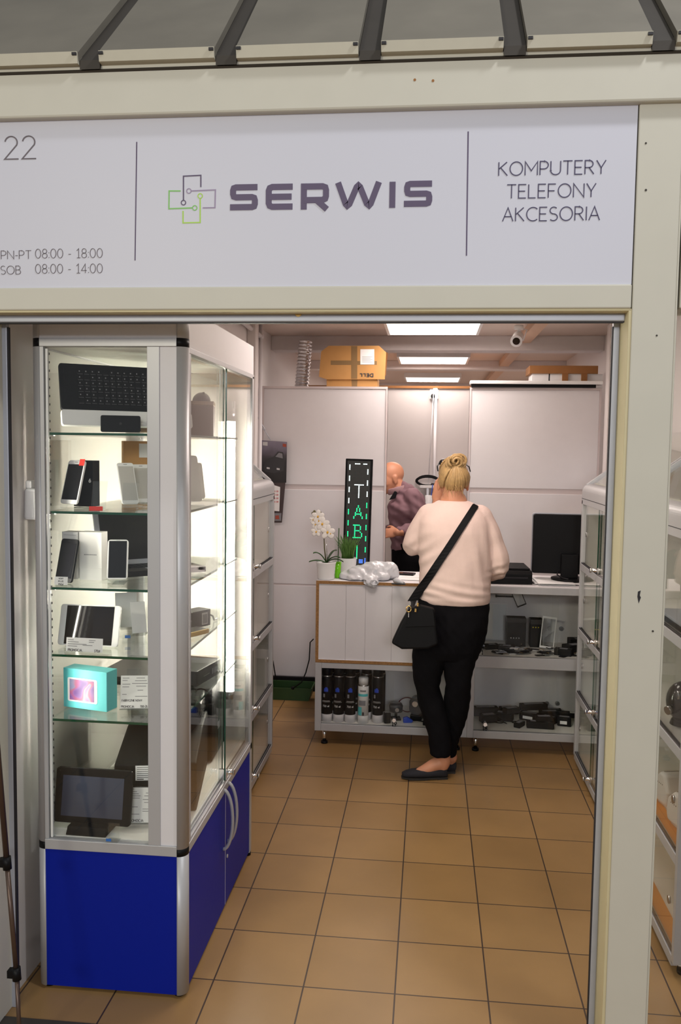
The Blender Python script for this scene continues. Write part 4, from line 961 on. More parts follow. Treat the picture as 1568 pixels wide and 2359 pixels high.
# small electronics right of the cans
def adapter(label, loc, rot, w, d, h, m='black', group=None, plug=True, cat='adapter', cable=True):
    t = thing('power_adapter', label, cat, loc, rot, group)
    build('case', MB().box(-w/2, w/2, -d/2, d/2, 0, h), M[m], t, bevel=min(w, d, h)*.14)
    if plug: build('type_label', MB().box(-w*.36, w*.36, -d*.28, d*.28, h-.0004, h+.0004), M['printg'], t)
    if cable:
        a = random.uniform(0, 6.28); P = [(w/2, 0, h*.5)]
        for k in range(1, 15): P.append((w/2+.012+.03*math.sin(a+k*.55)*min(k, 6)/6, .035*math.cos(a+k*.62)-.035*math.cos(a), max(.004, h*.5-.003*k)))
        build('cable', MB().tube(P, .0028, 6), M[m], t)
    return t
t = thing('blister_pack', 'striped blister pack with barcode right of the spray cans', 'pack', (at(872, 1680, 'y', 2.36).x, 2.38, zc), (0, 0, 0))
build('card', MB().box(-.022, .022, -.002, .0, 0, .075), M['paper'], t); m = MB()
for k in range(7): m.box(-.02, .02, -.0026, -.002, .010+k*.009, .0125+k*.009)
build('barcode', m, M['print'], t)
def webcam(label, x, y, rot, s=1.0):
    t = thing('webcam', label, 'webcam', (x, y, zc), (0, 0, rot)); g = M['lcdgrey']
    build('head', MB().lathe([(.02*s, .045*s), (.040*s, .05*s), (.042*s, .085*s), (.036*s, .098*s), (.012*s, .1*s)], n=20), M['gloss'], t)
    build('stem', MB().cyl((0, 0, .008), (0, 0, .05*s), .008), g, t); build('foot', MB().box(-.028*s, .028*s, -.03*s, .03*s, 0, .012), M['black'], t, bevel=.003)
    build('lens', MB().cyl((0, -.038*s, .07*s), (0, -.047*s, .07*s), .012*s), M['steel'], t)
    return t
M['gloss'] = mat('gloss_dark_plastic', (.03, .035, .045), .12)
webcam('round dark grey webcam beside the barcode pack in the low case', .505, 2.44, 10, 1.0)
t = thing('webcam', 'tall grey camera on a stand right behind the woman\'s left leg', 'webcam', (.63, 2.47, zc), (0, 0, -10))
build('body', MB().rbox(-.042, .042, .03, .14, -.03, .03, r=.035, n=8), M['gloss'], t, bevel=.006)
build('lens', MB().cyl((-.005, -.031, .10), (-.005, -.040, .10), .017), M['steel'], t); build('foot', MB().box(-.035, .035, -.035, .035, 0, .03), M['black'], t, bevel=.004)
adapter('upright black plug adapter in front of the round webcam', (.455, 2.365, zc), (0, 0, 15), .04, .035, .065, group=None, cable=False)
t = thing('usb_cable', 'dark red looped cable behind the round webcam', 'cable', (.565, 2.55, zc))
build('cord', MB().tube([(.05*math.cos(a*.35), .01*math.sin(a*.7), .06+.045*math.sin(a*.35)) for a in range(19)], .0035, 8), mat('dark_red_cord', (.12, .02, .025), .5), t); build('plug', MB().box(.045, .06, -.005, .005, 0, .062), M['black'], t)
t = thing('usb_plug', 'blue connector on a black lead on the floor of the low case', 'connector', (.58, 2.39, zc), (0, 0, 10))
build('plug', MB().prism([(-.03, 0), (.02, 0), (.03, .012), (-.005, .036), (-.03, .03)], -.012, .012, 'y'), mat('blue_connector', (.02, .06, .42), .4), t, bevel=.003); build('lead', MB().tube([(.02, 0, .012), (.06, .0, .010), (.10, -.01, .006), (.14, 0, .004)], .004, 8), M['black'], t)
adapter('small black and green dongle by the woman\'s left calf', (.70, 2.36, zc), (0, 0, -8), .06, .04, .03, 'blackm', cable=False)
# pile of adapters in the right case, lower level
spec = [(1.05, 2.60, .0, 10, .16, .05, .055), (1.06, 2.47, .0, 20, .10, .06, .05), (1.16, 2.52, .0, -15, .11, .06, .05), (1.20, 2.66, .0, 8, .12, .05, .04), (1.20, 2.50, .052, 30, .10, .05, .035),
        (1.315, 2.54, .0, -24, .12, .05, .05), (1.34, 2.58, .056, 16, .17, .05, .038), (1.425, 2.51, .0, -35, .09, .055, .04), (1.44, 2.61, .0, 5, .12, .05, .045), (1.36, 2.40, .0, -3, .16, .045, .042),
        (1.38, 2.40, .0445, 8, .10, .05, .03), (1.51, 2.47, .0, -10, .08, .05, .055), (1.24, 2.41, .0, 60, .08, .04, .03), (1.47, 2.69, .0, 0, .11, .04, .035)]
where = ['long flat one behind lock 18', 'rounded one just behind lock 18', 'second from the left in the pile', 'at the back of the pile, left of centre', 'lying on top of two others on the left', 'with white label at the middle of the pile', 'long one topmost at the middle of the pile', 'tilted one right of the middle', 'at the back right of the pile', 'long one in front of the pile', 'short one resting on the long front one', 'with white label at the right end', 'small plug adapter in front of the middle', 'alone at the back with a trailing lead']
for (x, y, z, rz, w, d, h), wh in zip(spec, where):
    cab_ = wh.split()[0] in ('rounded', 'small', 'alone') or 'back right' in wh
    a = adapter('black power adapter, '+wh, (x, y, zc+z), (0, 0, rz), w, d, h, 'blackm', 'black power adapters in the right case', cable=cab_)
    if 'white label' in wh: build('white_label', MB().box(-w*.3, w*.2, -d/2-.0006, -d/2+.001, h*.25, h*.6), M['paper'], a)
carton('green and black carton lying at the right end of the lower shelf', (1.66, 2.50, zc), (0, 0, 62), .16, .10, .055, mat('green_carton', (.06, .38, .02), .45), 'blackm')
t = thing('battery_pack', 'grey laptop battery on the right end of the lower shelf', 'battery', (1.62, 2.64, zc), (0, 0, -5)); build('case', MB().box(-.12, .09, -.025, .025, 0, .03), M['blackm'], t, bevel=.004); build('type_label', MB().box(-.05, .06, -.02, .02, .03, .0306), M['paper'], t)
# upper level of the right case: phone parts, boxes
zu = .5740
def dock(label, x, y, w, h, dots, col):
    t = thing('carton_box', label, 'box', (x, y, zu), (0, 0, 0), 'black boxes on the parts shelf')
    build('carton', MB().box(-w/2, w/2, -.04, .04, 0, h), M['black'], t, bevel=.002); build('lid', MB().box(-w/2-.001, w/2+.001, -.041, .041, h-.03, h), M['lcdgrey'], t, bevel=.002)
    m = MB()
    for k in range(dots): m.ball((-w*.28+k*.016, -.0405, h*(.30 if col == 'paper' else .72)), .004)
    build('round_marks', m, M[col], t); return t
dock('black box with four white marks on the parts shelf', 1.225, 2.62, .115, .175, 4, 'paper')
M['yel'] = mat('yellow_mark', (.75, .6, .02), .4)
dock('black box with three yellow marks on the parts shelf', 1.345, 2.62, .075, .17, 3, 'yel')
def bezel(label, loc, rot, w, h, m, bar):
    t = thing('touch_screen', label, 'phone part', loc, rot)
    b = MB().box(-w/2, -w/2+bar, -.003, 0, 0, h).box(w/2-bar, w/2, -.003, 0, 0, h).box(-w/2+bar, w/2-bar, -.003, 0, 0, bar*2).box(-w/2+bar, w/2-bar, -.003, 0, h-bar*2, h)
    build('bezel', b, M[m], t); build('pane', MB().box(-w/2+bar, w/2-bar, -.002, -.001, bar*2, h-bar*2), M['acryl'], t); return t
bezel('white phone bezel leaning on the black boxes of the parts shelf', (1.40, 2.53, zu+.008), (-10, 6, 0), .085, .19, 'white', .006)
bezel('black phone bezel leaning tilted against the back of the parts shelf', (1.27, CB-.045, .80), (0, -24, 0), .06, .10, 'black', .004)
t = thing('screen_glass', 'large clear tablet glass leaning at the left of the parts shelf', 'glass', (1.09, 2.70, zu), (-8, 0, 0)); build('pane', MB().box(-.09, .09, -.003, 0, 0, .24), M['acryl'], t); build('border', MB().box(-.09, .09, -.0034, -.003, .232, .24).box(.084, .09, -.0034, -.003, 0, .232), M['panel'], t)
t = thing('metal_bar', 'thin black bar clipped under the counter top right of the woman', 'bar', (at(1163, 1374, 'y', CB-.04).x, CB-.042, at(1163, 1374, 'y', CB-.04).z)); build('bar', MB().box(-.055, .05, -.004, .004, -.004, .004), M['black'], t); build('tip', MB().box(-.06, -.05, -.006, .006, -.006, .010), M['black'], t)
rng = random.Random(3)
pm_ = ['black', 'black', 'lcdgrey', 'black', 'alu_grey', 'white', 'black']
for i in range(46):
    x = rng.uniform(1.00, 1.62); y = rng.uniform(2.36, 2.56); m = pm_[i % 7]
    if x < 1.08 and y < 2.40: x += .1
    w, d = rng.uniform(.035, .075), rng.uniform(.012, .045)
    t = thing('phone_part', 'small loose phone part scattered on the middle shelf of the right counter case', 'phone part', (x, y, zu+.001+.005*(i % 4)), (rng.uniform(-4, 4), rng.uniform(-5, 5), rng.uniform(-80, 80)), 'loose phone parts on the middle shelf')
    if i % 3 == 0: build('frame', MB().box(-w/2, w/2, -d/2, -d/2+.005, 0, .004).box(-w/2, w/2, d/2-.005, d/2, 0, .004).box(-w/2, -w/2+.006, -d/2+.005, d/2-.005, 0, .004).box(w/2-.006, w/2, -d/2+.005, d/2-.005, 0, .004), M[m], t)
    else: build('plate', MB().box(-w/2, w/2, -d/2, d/2, 0, .004+.004*(i % 2)), M[m], t, bevel=.001)
    if i % 2: build('ribbon_cable', MB().tube([(w/2-.002, 0, .003), (w/2+.012, .006, .009), (w/2+.026, .002, .004)], (.0015), 5), M['tape'], t)
for i, (x, y, rz, w, d, h) in enumerate(((1.07, 2.50, 20, .09, .05, .028), (1.16, 2.50, -10, .10, .06, .024), (1.55, 2.48, 30, .12, .07, .05), (1.60, 2.60, 5, .12, .08, .06), (1.48, 2.40, -20, .10, .05, .04))):
    t = thing('battery_pack', ['black battery block at the left of the parts shelf', 'flat dark battery second from left on the parts shelf', 'black charger near the green strip on the parts shelf', 'dark block at the right rear of the parts shelf', 'black block at the right front of the parts shelf'][i], 'battery', (x, y, zu), (0, 0, rz))
    build('case', MB().box(-w/2, w/2, -d/2, d/2, 0, h), M['blackm'], t, bevel=.004); build('type_label', MB().box(-w*.2, w*.25, -d*.3, d*.25, h-.0003, h+.0005), M['printg'], t)
# ------------------------------------------------------------------ things on the counter
ZC = .9908
pot_w = mat('white_glazed_pot', (.78, .78, .78), .25); leaf = mat('green_leaf', (.03, .13, .02), .35); leafd = mat('dark_leaf', (.02, .07, .012), .35)
petal = mat('white_petal', (.85, .82, .78), .5); stemm = mat('plant_stem', (.10, .09, .03), .5); yel = mat('petal_heart', (.75, .42, .03), .5); soil = mat('bark_mulch', (.05, .03, .02), .9, bump=.6, bscale=120)
def leafmesh(mb, base, tip, w, droop, n=10):
    base, tip = Vector(base), Vector(tip); d = tip-base; side = d.cross(Vector((0, 0, 1)))
    side = side.normalized() if side.length > 1e-6 else Vector((1, 0, 0)); vs = []
    for i in range(n+1):
        t = i/n; c = base+d*t+Vector((0, 0, droop*4*t*(1-t))); ww = w*math.sin(math.pi*min(1, .08+.92*t))**.7*(1-.15*t)
        up = Vector((0, 0, .0022))
        vs += [c-side*ww+up*2, c-up, c+side*ww+up*2, c+up]
    fs = []
    for i in range(n):
        a, b = 4*i, 4*i+4
        for k in range(4): fs.append((a+k, a+(k+1) % 4, b+(k+1) % 4, b+k))
    mb.add(vs, fs+[(0, 3, 2, 1), (4*n, 4*n+1, 4*n+2, 4*n+3)], True)
p = F(748, 1337, ZC)+Vector((0, .055, 0))
o = thing('potted_orchid', 'white orchid in a ribbed white pot at the left end of the counter', 'plant', p)
build('pot', MB().lathe([(.046, 0), (.048, .004)]+[(.049+.0022*(k/9)+.0012*(k % 2)+.006*(k/9), .008+.010*k) for k in range(9)]+[(.060, .098), (.060, .104), (.055, .104), (.052, .09)], n=32), pot_w, o)
build('soil', MB().cyl((0, 0, .08), (0, 0, .094), .053), soil, o)
for tip, w, dr in (((-.075, -.03, .155), .022, .025), ((-.105, .01, .098), .016, .012), ((.085, -.02, .13), .020, .02), ((.06, .03, .17), .02, .02), ((.10, .03, .10), .014, .02)):
    mb = MB(); leafmesh(mb, (.0, 0, .095), tip, w, dr); build('leaf', mb, leaf if tip[0] < .05 else leafd, o)
def orel(px, py, y=None): q_ = at(px, py, 'y', p.y-.01); return q_-p
st = [Vector((.0, 0, .09)), orel(747, 1262), orel(746, 1235), orel(752, 1228)]
build('stem', MB().tube([Vector((.0, 0, .09)), orel(747, 1262), orel(746, 1236), orel(738, 1212), orel(728, 1192), orel(720, 1182)], [.004, .0035, .003, .0025, .002, .0015], 8), stemm, o)
build('stake', MB().cyl((.006, .004, .09), orel(750, 1225)+Vector((0, .006, 0)), .002), M['chrome'], o)
for px, py, s_ in ((733, 1189, .034), (743, 1206, .038), (755, 1225, .040), (729, 1224, .028), (727, 1207, .024), (722, 1196, .020), (762, 1228, .022), (735, 1199, .026)):
    c = orel(px, py)+Vector((0, -.012, 0)); mb = MB()
    for k in range(5):
        a = R(90+72*k+random.uniform(-8, 8)); ax = Vector((math.cos(a), -.28, math.sin(a))); q2 = c+ax*s_*.62
        mb.tf(Matrix.Translation(q2) @ Matrix.Rotation(-a+R(90), 4, 'Y')); mb.ball((0, 0, 0), s_*.42, s_*.09, s_*.55, 10, 6)
    mb.tf(Matrix.Identity(4)); f_ = build('flower', mb, petal, o)
    build('flower_heart', MB().ball(c+Vector((0, -.010, -.002)), s_*.16, s_*.2, s_*.2, 8, 6), yel, f_)
for px, py in ((720, 1183), (724, 1179), (737, 1181)): build('bud', MB().ball(orel(px, py), .008, .008, .011, 8, 6), stemm, o)
p = Vector((at(800, 1330, 'y', 2.60).x, 2.60, ZC))
g = thing('potted_grass', 'green grass plant in a white pot behind the plastic bag', 'plant', p)
build('pot', MB().lathe([(.045, 0), (.048, .004), (.056, .095), (.058, .10), (.052, .10), (.050, .088)], n=28), pot_w, g); build('soil', MB().cyl((0, 0, .08), (0, 0, .09), .050), soil, g)
gm = MB(); rg = random.Random(5)
for k in range(130):
    a = rg.uniform(0, 6.28); r0 = rg.uniform(0, .035); L = rg.uniform(.10, .165); lean = rg.uniform(.05, .55)
    b0 = Vector((r0*math.cos(a), r0*math.sin(a), .085)); P = [b0+Vector((math.cos(a)*L*lean*t*t, math.sin(a)*L*lean*t*t, L*t*(1-.12*lean*t))) for t in (0, .35, .7, 1)]
    gm.tube(P, [.0022, .002, .0014, .0004], 4)
gr_ = build('grass_blades', gm, mat('grass_green', (.09, .20, .035), .5), g); gr_['kind'] = 'stuff'
p = F(776, 1333, ZC)+Vector((0, .035, 0))
v = thing('vase', 'narrow bright green vase between the two white plant pots', 'vase', p)
build('body', MB().lathe([(.016, 0), (.019, .004), (.0195, .05), (.021, .098)], n=20), mat('lime_glass', (.16, .55, .01), .15), v)
build('glass_neck', MB().lathe([(.0205, .0985), (.0195, .16), (.021, .225)], n=20, cap=False), M['acryl'], v)
build('reed', MB().cyl((.0, .0, .05), (.004, .002, .30), .003), leafd, v)

# LED matrix sign
p = at(819, 1295, 'y', 2.715); p.z = ZC
ls = thing('led_sign', 'tall black LED sign showing T A B in lit dots, standing on the counter', 'LED sign', p, (0, 1.0, 0))
LW, LH = .170, .712
build('case', MB().box(-LW/2, LW/2, 0, .05, 0, LH), M['blackm'], ls, bevel=.003)
def ledgrid():
    m = mat('led_dot_grid', (.012, .012, .013), .5); nt = m.node_tree; b = nt.nodes['Principled BSDF']
    tc = nt.nodes.new('ShaderNodeTexCoord'); br = nt.nodes.new('ShaderNodeTexBrick'); br.offset = 0; br.inputs['Scale'].default_value = 1
    br.inputs['Brick Width'].default_value = .0088; br.inputs['Row Height'].default_value = .0088; br.inputs['Mortar Size'].default_value = .0022; br.inputs['Mortar Smooth'].default_value = .1
    br.inputs['Color1'].default_value = (.085, .085, .075, 1); br.inputs['Color2'].default_value = (.06, .075, .06, 1); br.inputs['Mortar'].default_value = (.006, .006, .006, 1)
    sp = nt.nodes.new('ShaderNodeSeparateXYZ'); cb = nt.nodes.new('ShaderNodeCombineXYZ')
    nt.links.new(tc.outputs['Object'], sp.inputs[0]); nt.links.new(sp.outputs[0], cb.inputs[0]); nt.links.new(sp.outputs[2], cb.inputs[1])
    nt.links.new(cb.outputs[0], br.inputs['Vector']); nt.links.new(br.outputs['Color'], b.inputs['Base Color']); return m
build('dot_panel', MB().box(-LW/2+.012, LW/2-.012, -.001, .002, .012, LH-.012), ledgrid(), ls)
E_ = {'w': emission('led_white', (.85, 1, .97), 3.5), 'g': emission('led_green', (.02, 1, .28), 2.6), 'b': emission('led_blue', (.06, .16, 1), 3.0)}
NX, PIT = 16, .0088
def dots(name, cells, m, label=None):
    mb = MB()
    for c, r_ in cells:
        x = -LW/2+.019+c*PIT; z_ = LH-.022-r_*PIT; mb.cyl((x, .0, z_), (x, -.0022, z_), .0036, n=8)
    return build(name, mb, E_[m], ls, label=label)
T = ['1111111', '0001000', '0001000', '0001000', '0001000', '0001000', '0001000', '0001000', '0001000', '0001000']
AA = ['0001000', '0001000', '0010100', '0010100', '0010100', '0100010', '0111110', '0100010', '1000001', '1000001']
BB = ['1111100', '0100010', '0100010', '0100010', '0111100', '0100010', '0100001', '0100001', '0100001', '1111110']
def glyph(G, c0, r0): return [(c0+i, r0+j) for j, row in enumerate(G) for i, ch in enumerate(row) if ch == '1']
dots('led_letter', glyph(T, 5, 16), 'w', 'lit white letter T'); dots('led_letter', glyph(AA, 5, 31), 'g', 'lit green letter A'); dots('led_letter', glyph(BB, 5, 45), 'g', 'lit green letter B')
dots('led_letter', [(8, r_) for r_ in range(60, 70)], 'g', 'lit green stroke of the next letter')
for k in range(9):
    for c, off in ((1, 2), (14, 5)):
        r0 = off+8*k; dots('led_dash', [(c, r0+j) for j in range(4)], 'w' if r0 < 29 else ('g' if r0 < 66 else 'b'))
dots('led_dash', [(c, 1) for c in (5, 6, 7, 8)], 'w'); dots('led_dash', [(c, 1) for c in (11, 12, 13)], 'w')
dots('led_dash', [(c, 70+j) for c in (10, 11, 12) for j in range(3)], 'b')

# plastic bag
bag = thing('plastic_bag', 'crumpled grey white plastic carrier bag lying on the counter edge', 'bag', F(850, 1340, ZC))
mb = MB(); d0 = CY+.10
def bp(px, py, y): return at(px, py, 'y', y)
for (px, py, y, rx, ry, rz) in ((830, 1322, 2.41, .085, .085, .048), (862, 1315, 2.425, .085, .085, .058), (893, 1314, 2.43, .066, .075, .054), (797, 1328, 2.40, .045, .06, .030), (908, 1320, 2.42, .03, .05, .032),
                                (852, 1336, 2.335, .055, .06, .036), (856, 1345, 2.282, .036, .024, .022), (820, 1332, 2.36, .065, .06, .028), (880, 1328, 2.37, .05, .06, .03)):
    mb.ball(bp(px, py, y), rx, ry, rz)
def crumple(co, n):
    a = math.sin(co.x*61+co.z*43)*math.sin(co.y*53-co.z*71)+.6*math.sin(co.x*127+co.y*97+co.z*31)+.5*abs(math.sin(co.x*83-co.z*150+co.y*40))
    c = co+n*.0038*a
    if c.z < ZC+.004:
        if c.y > CY+.014: c.z = ZC+.004
        elif c.y > CY-.012 and c.z < ZC-.008: c.y = CY-.012
    if ZC-.008 <= c.z < ZC+.012 and CY-.012 < c.y <= CY+.016: c.z = ZC+.012
    return c
plastic = mat('thin_white_plastic', (.60, .61, .64), .28, spec=.6, bump=.6, bscale=60)
blob('bag_body', mb, .007, plastic, bag, smooth=9, fn=crumple)
mb = MB(); mb.tube([bp(866, 1336, 2.30)+Vector((.0, -.03, 0))]+[bp(862+9*math.cos(a), 1342+6*math.sin(a), 2.262) for a in (0, 1, 2, 3, 4, 5, 6, 7)], [.006]*9, 8); build('twisted_handle', mb, plastic, bag, True)
# papers, phone
t = thing('paper_stack', 'loose white papers on the counter left of the woman', 'papers', (.56, 2.50, ZC))
for k, (dx, dy, a) in enumerate(((0, 0, 4), (.02, -.03, -6), (-.03, .05, 12))):
    build('sheet', MB().tf(Matrix.Translation((dx, dy, .0015*k)) @ Matrix.Rotation(R(a), 4, 'Z')).box(-.10, .10, -.075, .075, 0, .0014), M['paper'], t)
t = thing('smartphone', 'black phone lying on the papers next to the woman', 'phone', (.53, 2.60, ZC+.0062), (0, 0, 78)); build('case', MB().box(-.036, .036, -.07, .07, 0, .009), M['black'], t, bevel=.003); build('screen', MB().box(-.033, .033, -.064, .064, .009, .0094), M['screen'], t)
t = thing('receipt', 'crumpled grey till receipt beside the plastic bag', 'receipt', F(917, 1345, ZC), (0, 0, -8)); build('paper_roll', MB().tube([(-.03, .03, .012), (-.01, .02, .018), (.01, .0, .014), (.035, -.01, .006)], [.012, .016, .013, .008], 8), plastic, t); build('strip', MB().box(-.035, .045, -.03, -.008, 0, .006), M['lcdgrey'], t)
# black box (printer) right of the woman, monitor with papers under it
pA = F(1180, 1352, ZC); 
t = thing('receipt_printer', 'low black printer box on the counter right of the woman', 'printer', (1.155, 2.50, ZC), (0, 0, 2))
build('body', MB().prism([(-.14, 0), (.16, 0), (.16, .078), (-.12, .078), (-.14, .06)], -.15, .125, 'x'), M['black'], t, bevel=.004); build('lid', MB().box(-.14, .115, -.11, .15, .078, .090), M['blackm'], t, bevel=.003)
build('front_slot', MB().box(-.12, .10, -.1415, -.1395, .035, .042), M['seal'], t); build('seam', MB().box(-.1505, .1255, -.02, -.017, .01, .0795), M['lcdgrey'], t)
t = thing('paper_stack', 'white papers and leaflets under the monitor', 'papers', (1.43, 2.50, ZC))
for k, (dx, dy, a) in enumerate(((0, 0, 0), (-.03, .03, 5), (.04, .02, -4), (-.01, -.02, 2))):
    build('sheet', MB().tf(Matrix.Translation((dx, dy-.03, .004*k)) @ Matrix.Rotation(R(a), 4, 'Z')).box(-.11, .10, -.12, .12, 0, .0038), M['paper'], t)
p = at(1310, 1340, 'y', 2.56)
mo = thing('monitor', 'black computer monitor seen from behind on the counter', 'monitor', (1.505, 2.52, ZC), (0, 0, -3))
build('back_cover', MB().rbox(-.205, .205, .048, .402, -.012, .03, r=.014), M['black'], mo, bevel=.004)
build('bezel', MB().rbox(-.210, .210, .043, .407, .03, .048, r=.016), M['alu_grey'], mo, bevel=.002); build('screen', MB().box(-.19, .19, .0475, .0485, .065, .385), M['screen'], mo)
build('neck', MB().box(-.04, .06, -.045, -.008, .026, .17), M['black'], mo, bevel=.006); build('base', MB().cyl((.01, -.02, .0185), (.01, -.02, .027), .105, n=32), M['black'], mo)
build('cable', MB().tube([(-.05, -.013, .07), (-.06, -.03, .045), (-.03, -.06, .03), (.0, -.09, .029)], .004, 8), M['seal'], mo)

# ------------------------------------------------------------------ over and behind the partitions
p = at(813, 893, 'y', 3.62)
bx = thing('cardboard_box', 'open brown cardboard box with upside down lettering on top of the left partition', 'cardboard box', (p.x, 3.58, 2.2065), (0, 0, 0))
S6 = FPX/6.3
def bl(px, py): q_ = at(px, py, 'y', 3.58); return (q_.x-p.x, q_.z-2.2065)
build('carton', MB().prism([bl(751, 872), bl(869, 872), bl(869, 895), bl(751, 895)][::-1] and [(bl(752, 890)[0], 0), (bl(869, 890)[0], 0), bl(869, 872), bl(752, 872)], 0.004, .22, 'y'), M['kraft'], bx)
flap = [bl(735, 868), bl(740, 810), bl(757, 797), bl(873, 797), bl(889, 812), bl(886, 874), bl(868, 874), bl(752, 874)]
build('front_flap', MB().prism(flap, -.012, .004, 'y'), M['kraft'], bx); build('rear_flap', MB().prism([bl(750, 860), bl(750, 806), bl(880, 800), bl(890, 806), bl(885, 860)], .20, .206, 'y'), M['kraft2'], bx)
def strip(name, a, b, c, d, m, o_=-.0126): build(name, MB().prism([bl(a, b), bl(c, b), bl(c, d), bl(a, d)], o_, -.012, 'y'), m, bx)
strip('tape', 809, 798, 823, 873, M['tape']); strip('tape', 762, 831, 809, 841, M['tape']); strip('tape', 823, 832, 868, 841, M['tape'])
strip('label', 830, 805, 862, 840, M['paper'], -.0132)
m = MB()
for k in range(5):
    a, b = bl(834, 823+3*k), bl(858-4*(k % 2), 824+3*k); m.box(a[0], b[0], -.0136, -.0131, a[1], a[1]+.0025)
build('label_print', m, M['printg'], bx)
m = MB(); a = bl(829, 862); b = bl(859, 868); m.tf(Matrix.Translation((b[0], -.0125, bl(844, 861.5)[1])) @ Matrix.Rotation(math.pi, 4, 'Y')); text(m, 'DELL', 0, 0, .021, .0065, width=b[0]-a[0], gap=.28); build('lettering', m, M['print'], bx)
build('tape', MB().prism([bl(809, 874), bl(823, 874), bl(822, 892), bl(810, 892)], .0034, .0040, 'y'), M['tape'], bx)
p = at(1300, 890, 'y', 3.62)
t = thing('flat_box', 'shallow brown cardboard lid over white files on top of the right partition', 'cardboard box', (1.60, 3.66, 2.2065))
def br_(px, py): q_ = at(px, py, 'y', 3.58); return (q_.x-1.60, q_.z-2.2065)
a, b = br_(1220, 842), br_(1377, 861); build('lid', MB().box(a[0], b[0], -.08, .18, b[1], a[1]), M['kraft2'], t, bevel=.002)
for k in range(4): build('file', MB().box(a[0]+.02+k*.125, a[0]+.135+k*.125, -.065, .16, 0, b[1]), M['paper'], t)
for px in (1301, 1345): q_ = br_(px, 880); build('tape', MB().box(q_[0]-.02, q_[0]+.02, -.083, -.066, .0, b[1]), M['kraft2'], t)
# flexible duct
t = thing('air_duct', 'silver flexible air duct rising behind the left partition', 'duct', (-.20, 3.75, 2.0))
a, b = at(690, 900, 'y', 3.78), at(704, 800, 'y', 3.78); P, Q = [], []
for k in range(90):
    f = k/89; P.append(a.lerp(b, f)+Vector((0, 0, -.15*(1-f)+.05*f))); Q.append(.050+.0045*math.sin(k*1.45))
b_ = build('hose', MB().tube(P, Q, 24), mat('crinkled_foil', (.75, .75, .77), .16, metal=1.0, bump=.9, bscale=70), t, True)
# security cameras
p = at(1190, 785, 'y', 3.10)
t = thing('security_camera', 'white bullet security camera hanging from the ceiling beam', 'camera', (p.x+.02, 3.2, CEIL-.055))
c0 = p+Vector((-.002, .01, 0)); ax = Vector((-.06, -.30, -.12)).normalized(); c1 = c0-ax*.12
build('housing', MB().cyl(c0, c1, .036, n=28), M['white'], t, True); build('visor_ring', MB().cyl(c0+ax*.006, c0-ax*.01, .039, n=28), M['panel'], t, True)
build('lens', MB().cyl(c0+ax*.008, c0, .024, n=24), M['screen'], t, True); build('bracket', MB().tube([c1+Vector((0, 0, .02)), c1+Vector((.012, .02, .06)), (p.x+.02, 3.2, CEIL-.05)], .010, 10), M['white'], t, True)
build('mount', MB().cyl((p.x+.02, 3.2, CEIL-.056), (p.x+.02, 3.2, CEIL-.03), .03), M['white'], t, True); build('cable', MB().tube([c1, c1+Vector((.04, .05, -.02)), c1+Vector((.06, .04, .05)), (p.x+.05, 3.22, CEIL-.05)], .004, 8), M['panel'], t, True)
p = at(997, 912, 'y', 5.25)
t = thing('security_camera', 'small white camera on the rear room wall above the man', 'camera', (p.x, 5.30, p.z)); build('mount', MB().box(-.03, .05, -.022, 0, -.03, .06), M['white'], t, bevel=.008); build('lens', MB().cyl((0, -.03, 0), (0, -.02, 0), .02), M['screen'], t)
# coil of cable and shelf in the rear room
p = at(990, 1121, 'y', 5.10)
t = thing('wall_shelf', 'narrow white shelf on the rear room wall between the two people', 'shelf', (p.x, 5.2, p.z)); build('board', MB().box(-.09, .25, -.12, .085, -.012, .008), M['white'], t); build('bracket', MB().box(.12, .14, -.08, .085, -.10, -.012), M['steel'], t); build('bracket', MB().box(-.03, -.01, -.08, .085, -.10, -.012), M['steel'], t)
t = thing('cable_coil', 'coiled black cable hanging above the narrow shelf in the rear room', 'cable', at(985, 1108, 'y', 5.22)); mb = MB()
for k in range(5):
    rx, rz = .10+.008*math.sin(k*2.1), .042+.005*math.cos(k*1.7); mb.tube([(rx*math.cos(a*.3)+.008*math.sin(k*3), .008*k-.02, rz*math.sin(a*.3)+.006*math.cos(k*2)) for a in range(22)], .0045, 6)
build('loops', mb, M['black'], t); build('dark_band', MB().box(.03, .07, -.035, .03, -.045, -.02), M['seal'], t)
t = thing('tool_cup', 'white cup with pens on the workbench behind the woman', 'cup', at(987, 1160, 'y', 4.6)+Vector((0, 0, -.04))); build('cup', MB().lathe([(.024, 0), (.027, .002), (.030, .11), (.026, .11), (.024, .01)], n=20), M['white'], t); build('pen', MB().cyl((.01, 0, .02), (.03, 0, .20), .004), bpy.data.materials['blue_connector'], t)
wb = thing('workbench', 'work table in the rear room between the man and the woman', 'table', (.85, 4.62, 0)); zt = at(987, 1160, 'y', 4.6).z-.04
build('table_top', MB().box(-.42, .9, -.25, .3, zt-.03, zt-.0005), M['panel'], wb)
for x in (-.38, .86):
    for y in (-.21, .26): build('leg', MB().box(x-.02, x+.02, y-.02, y+.02, 0, zt-.03), M['steel'], wb)
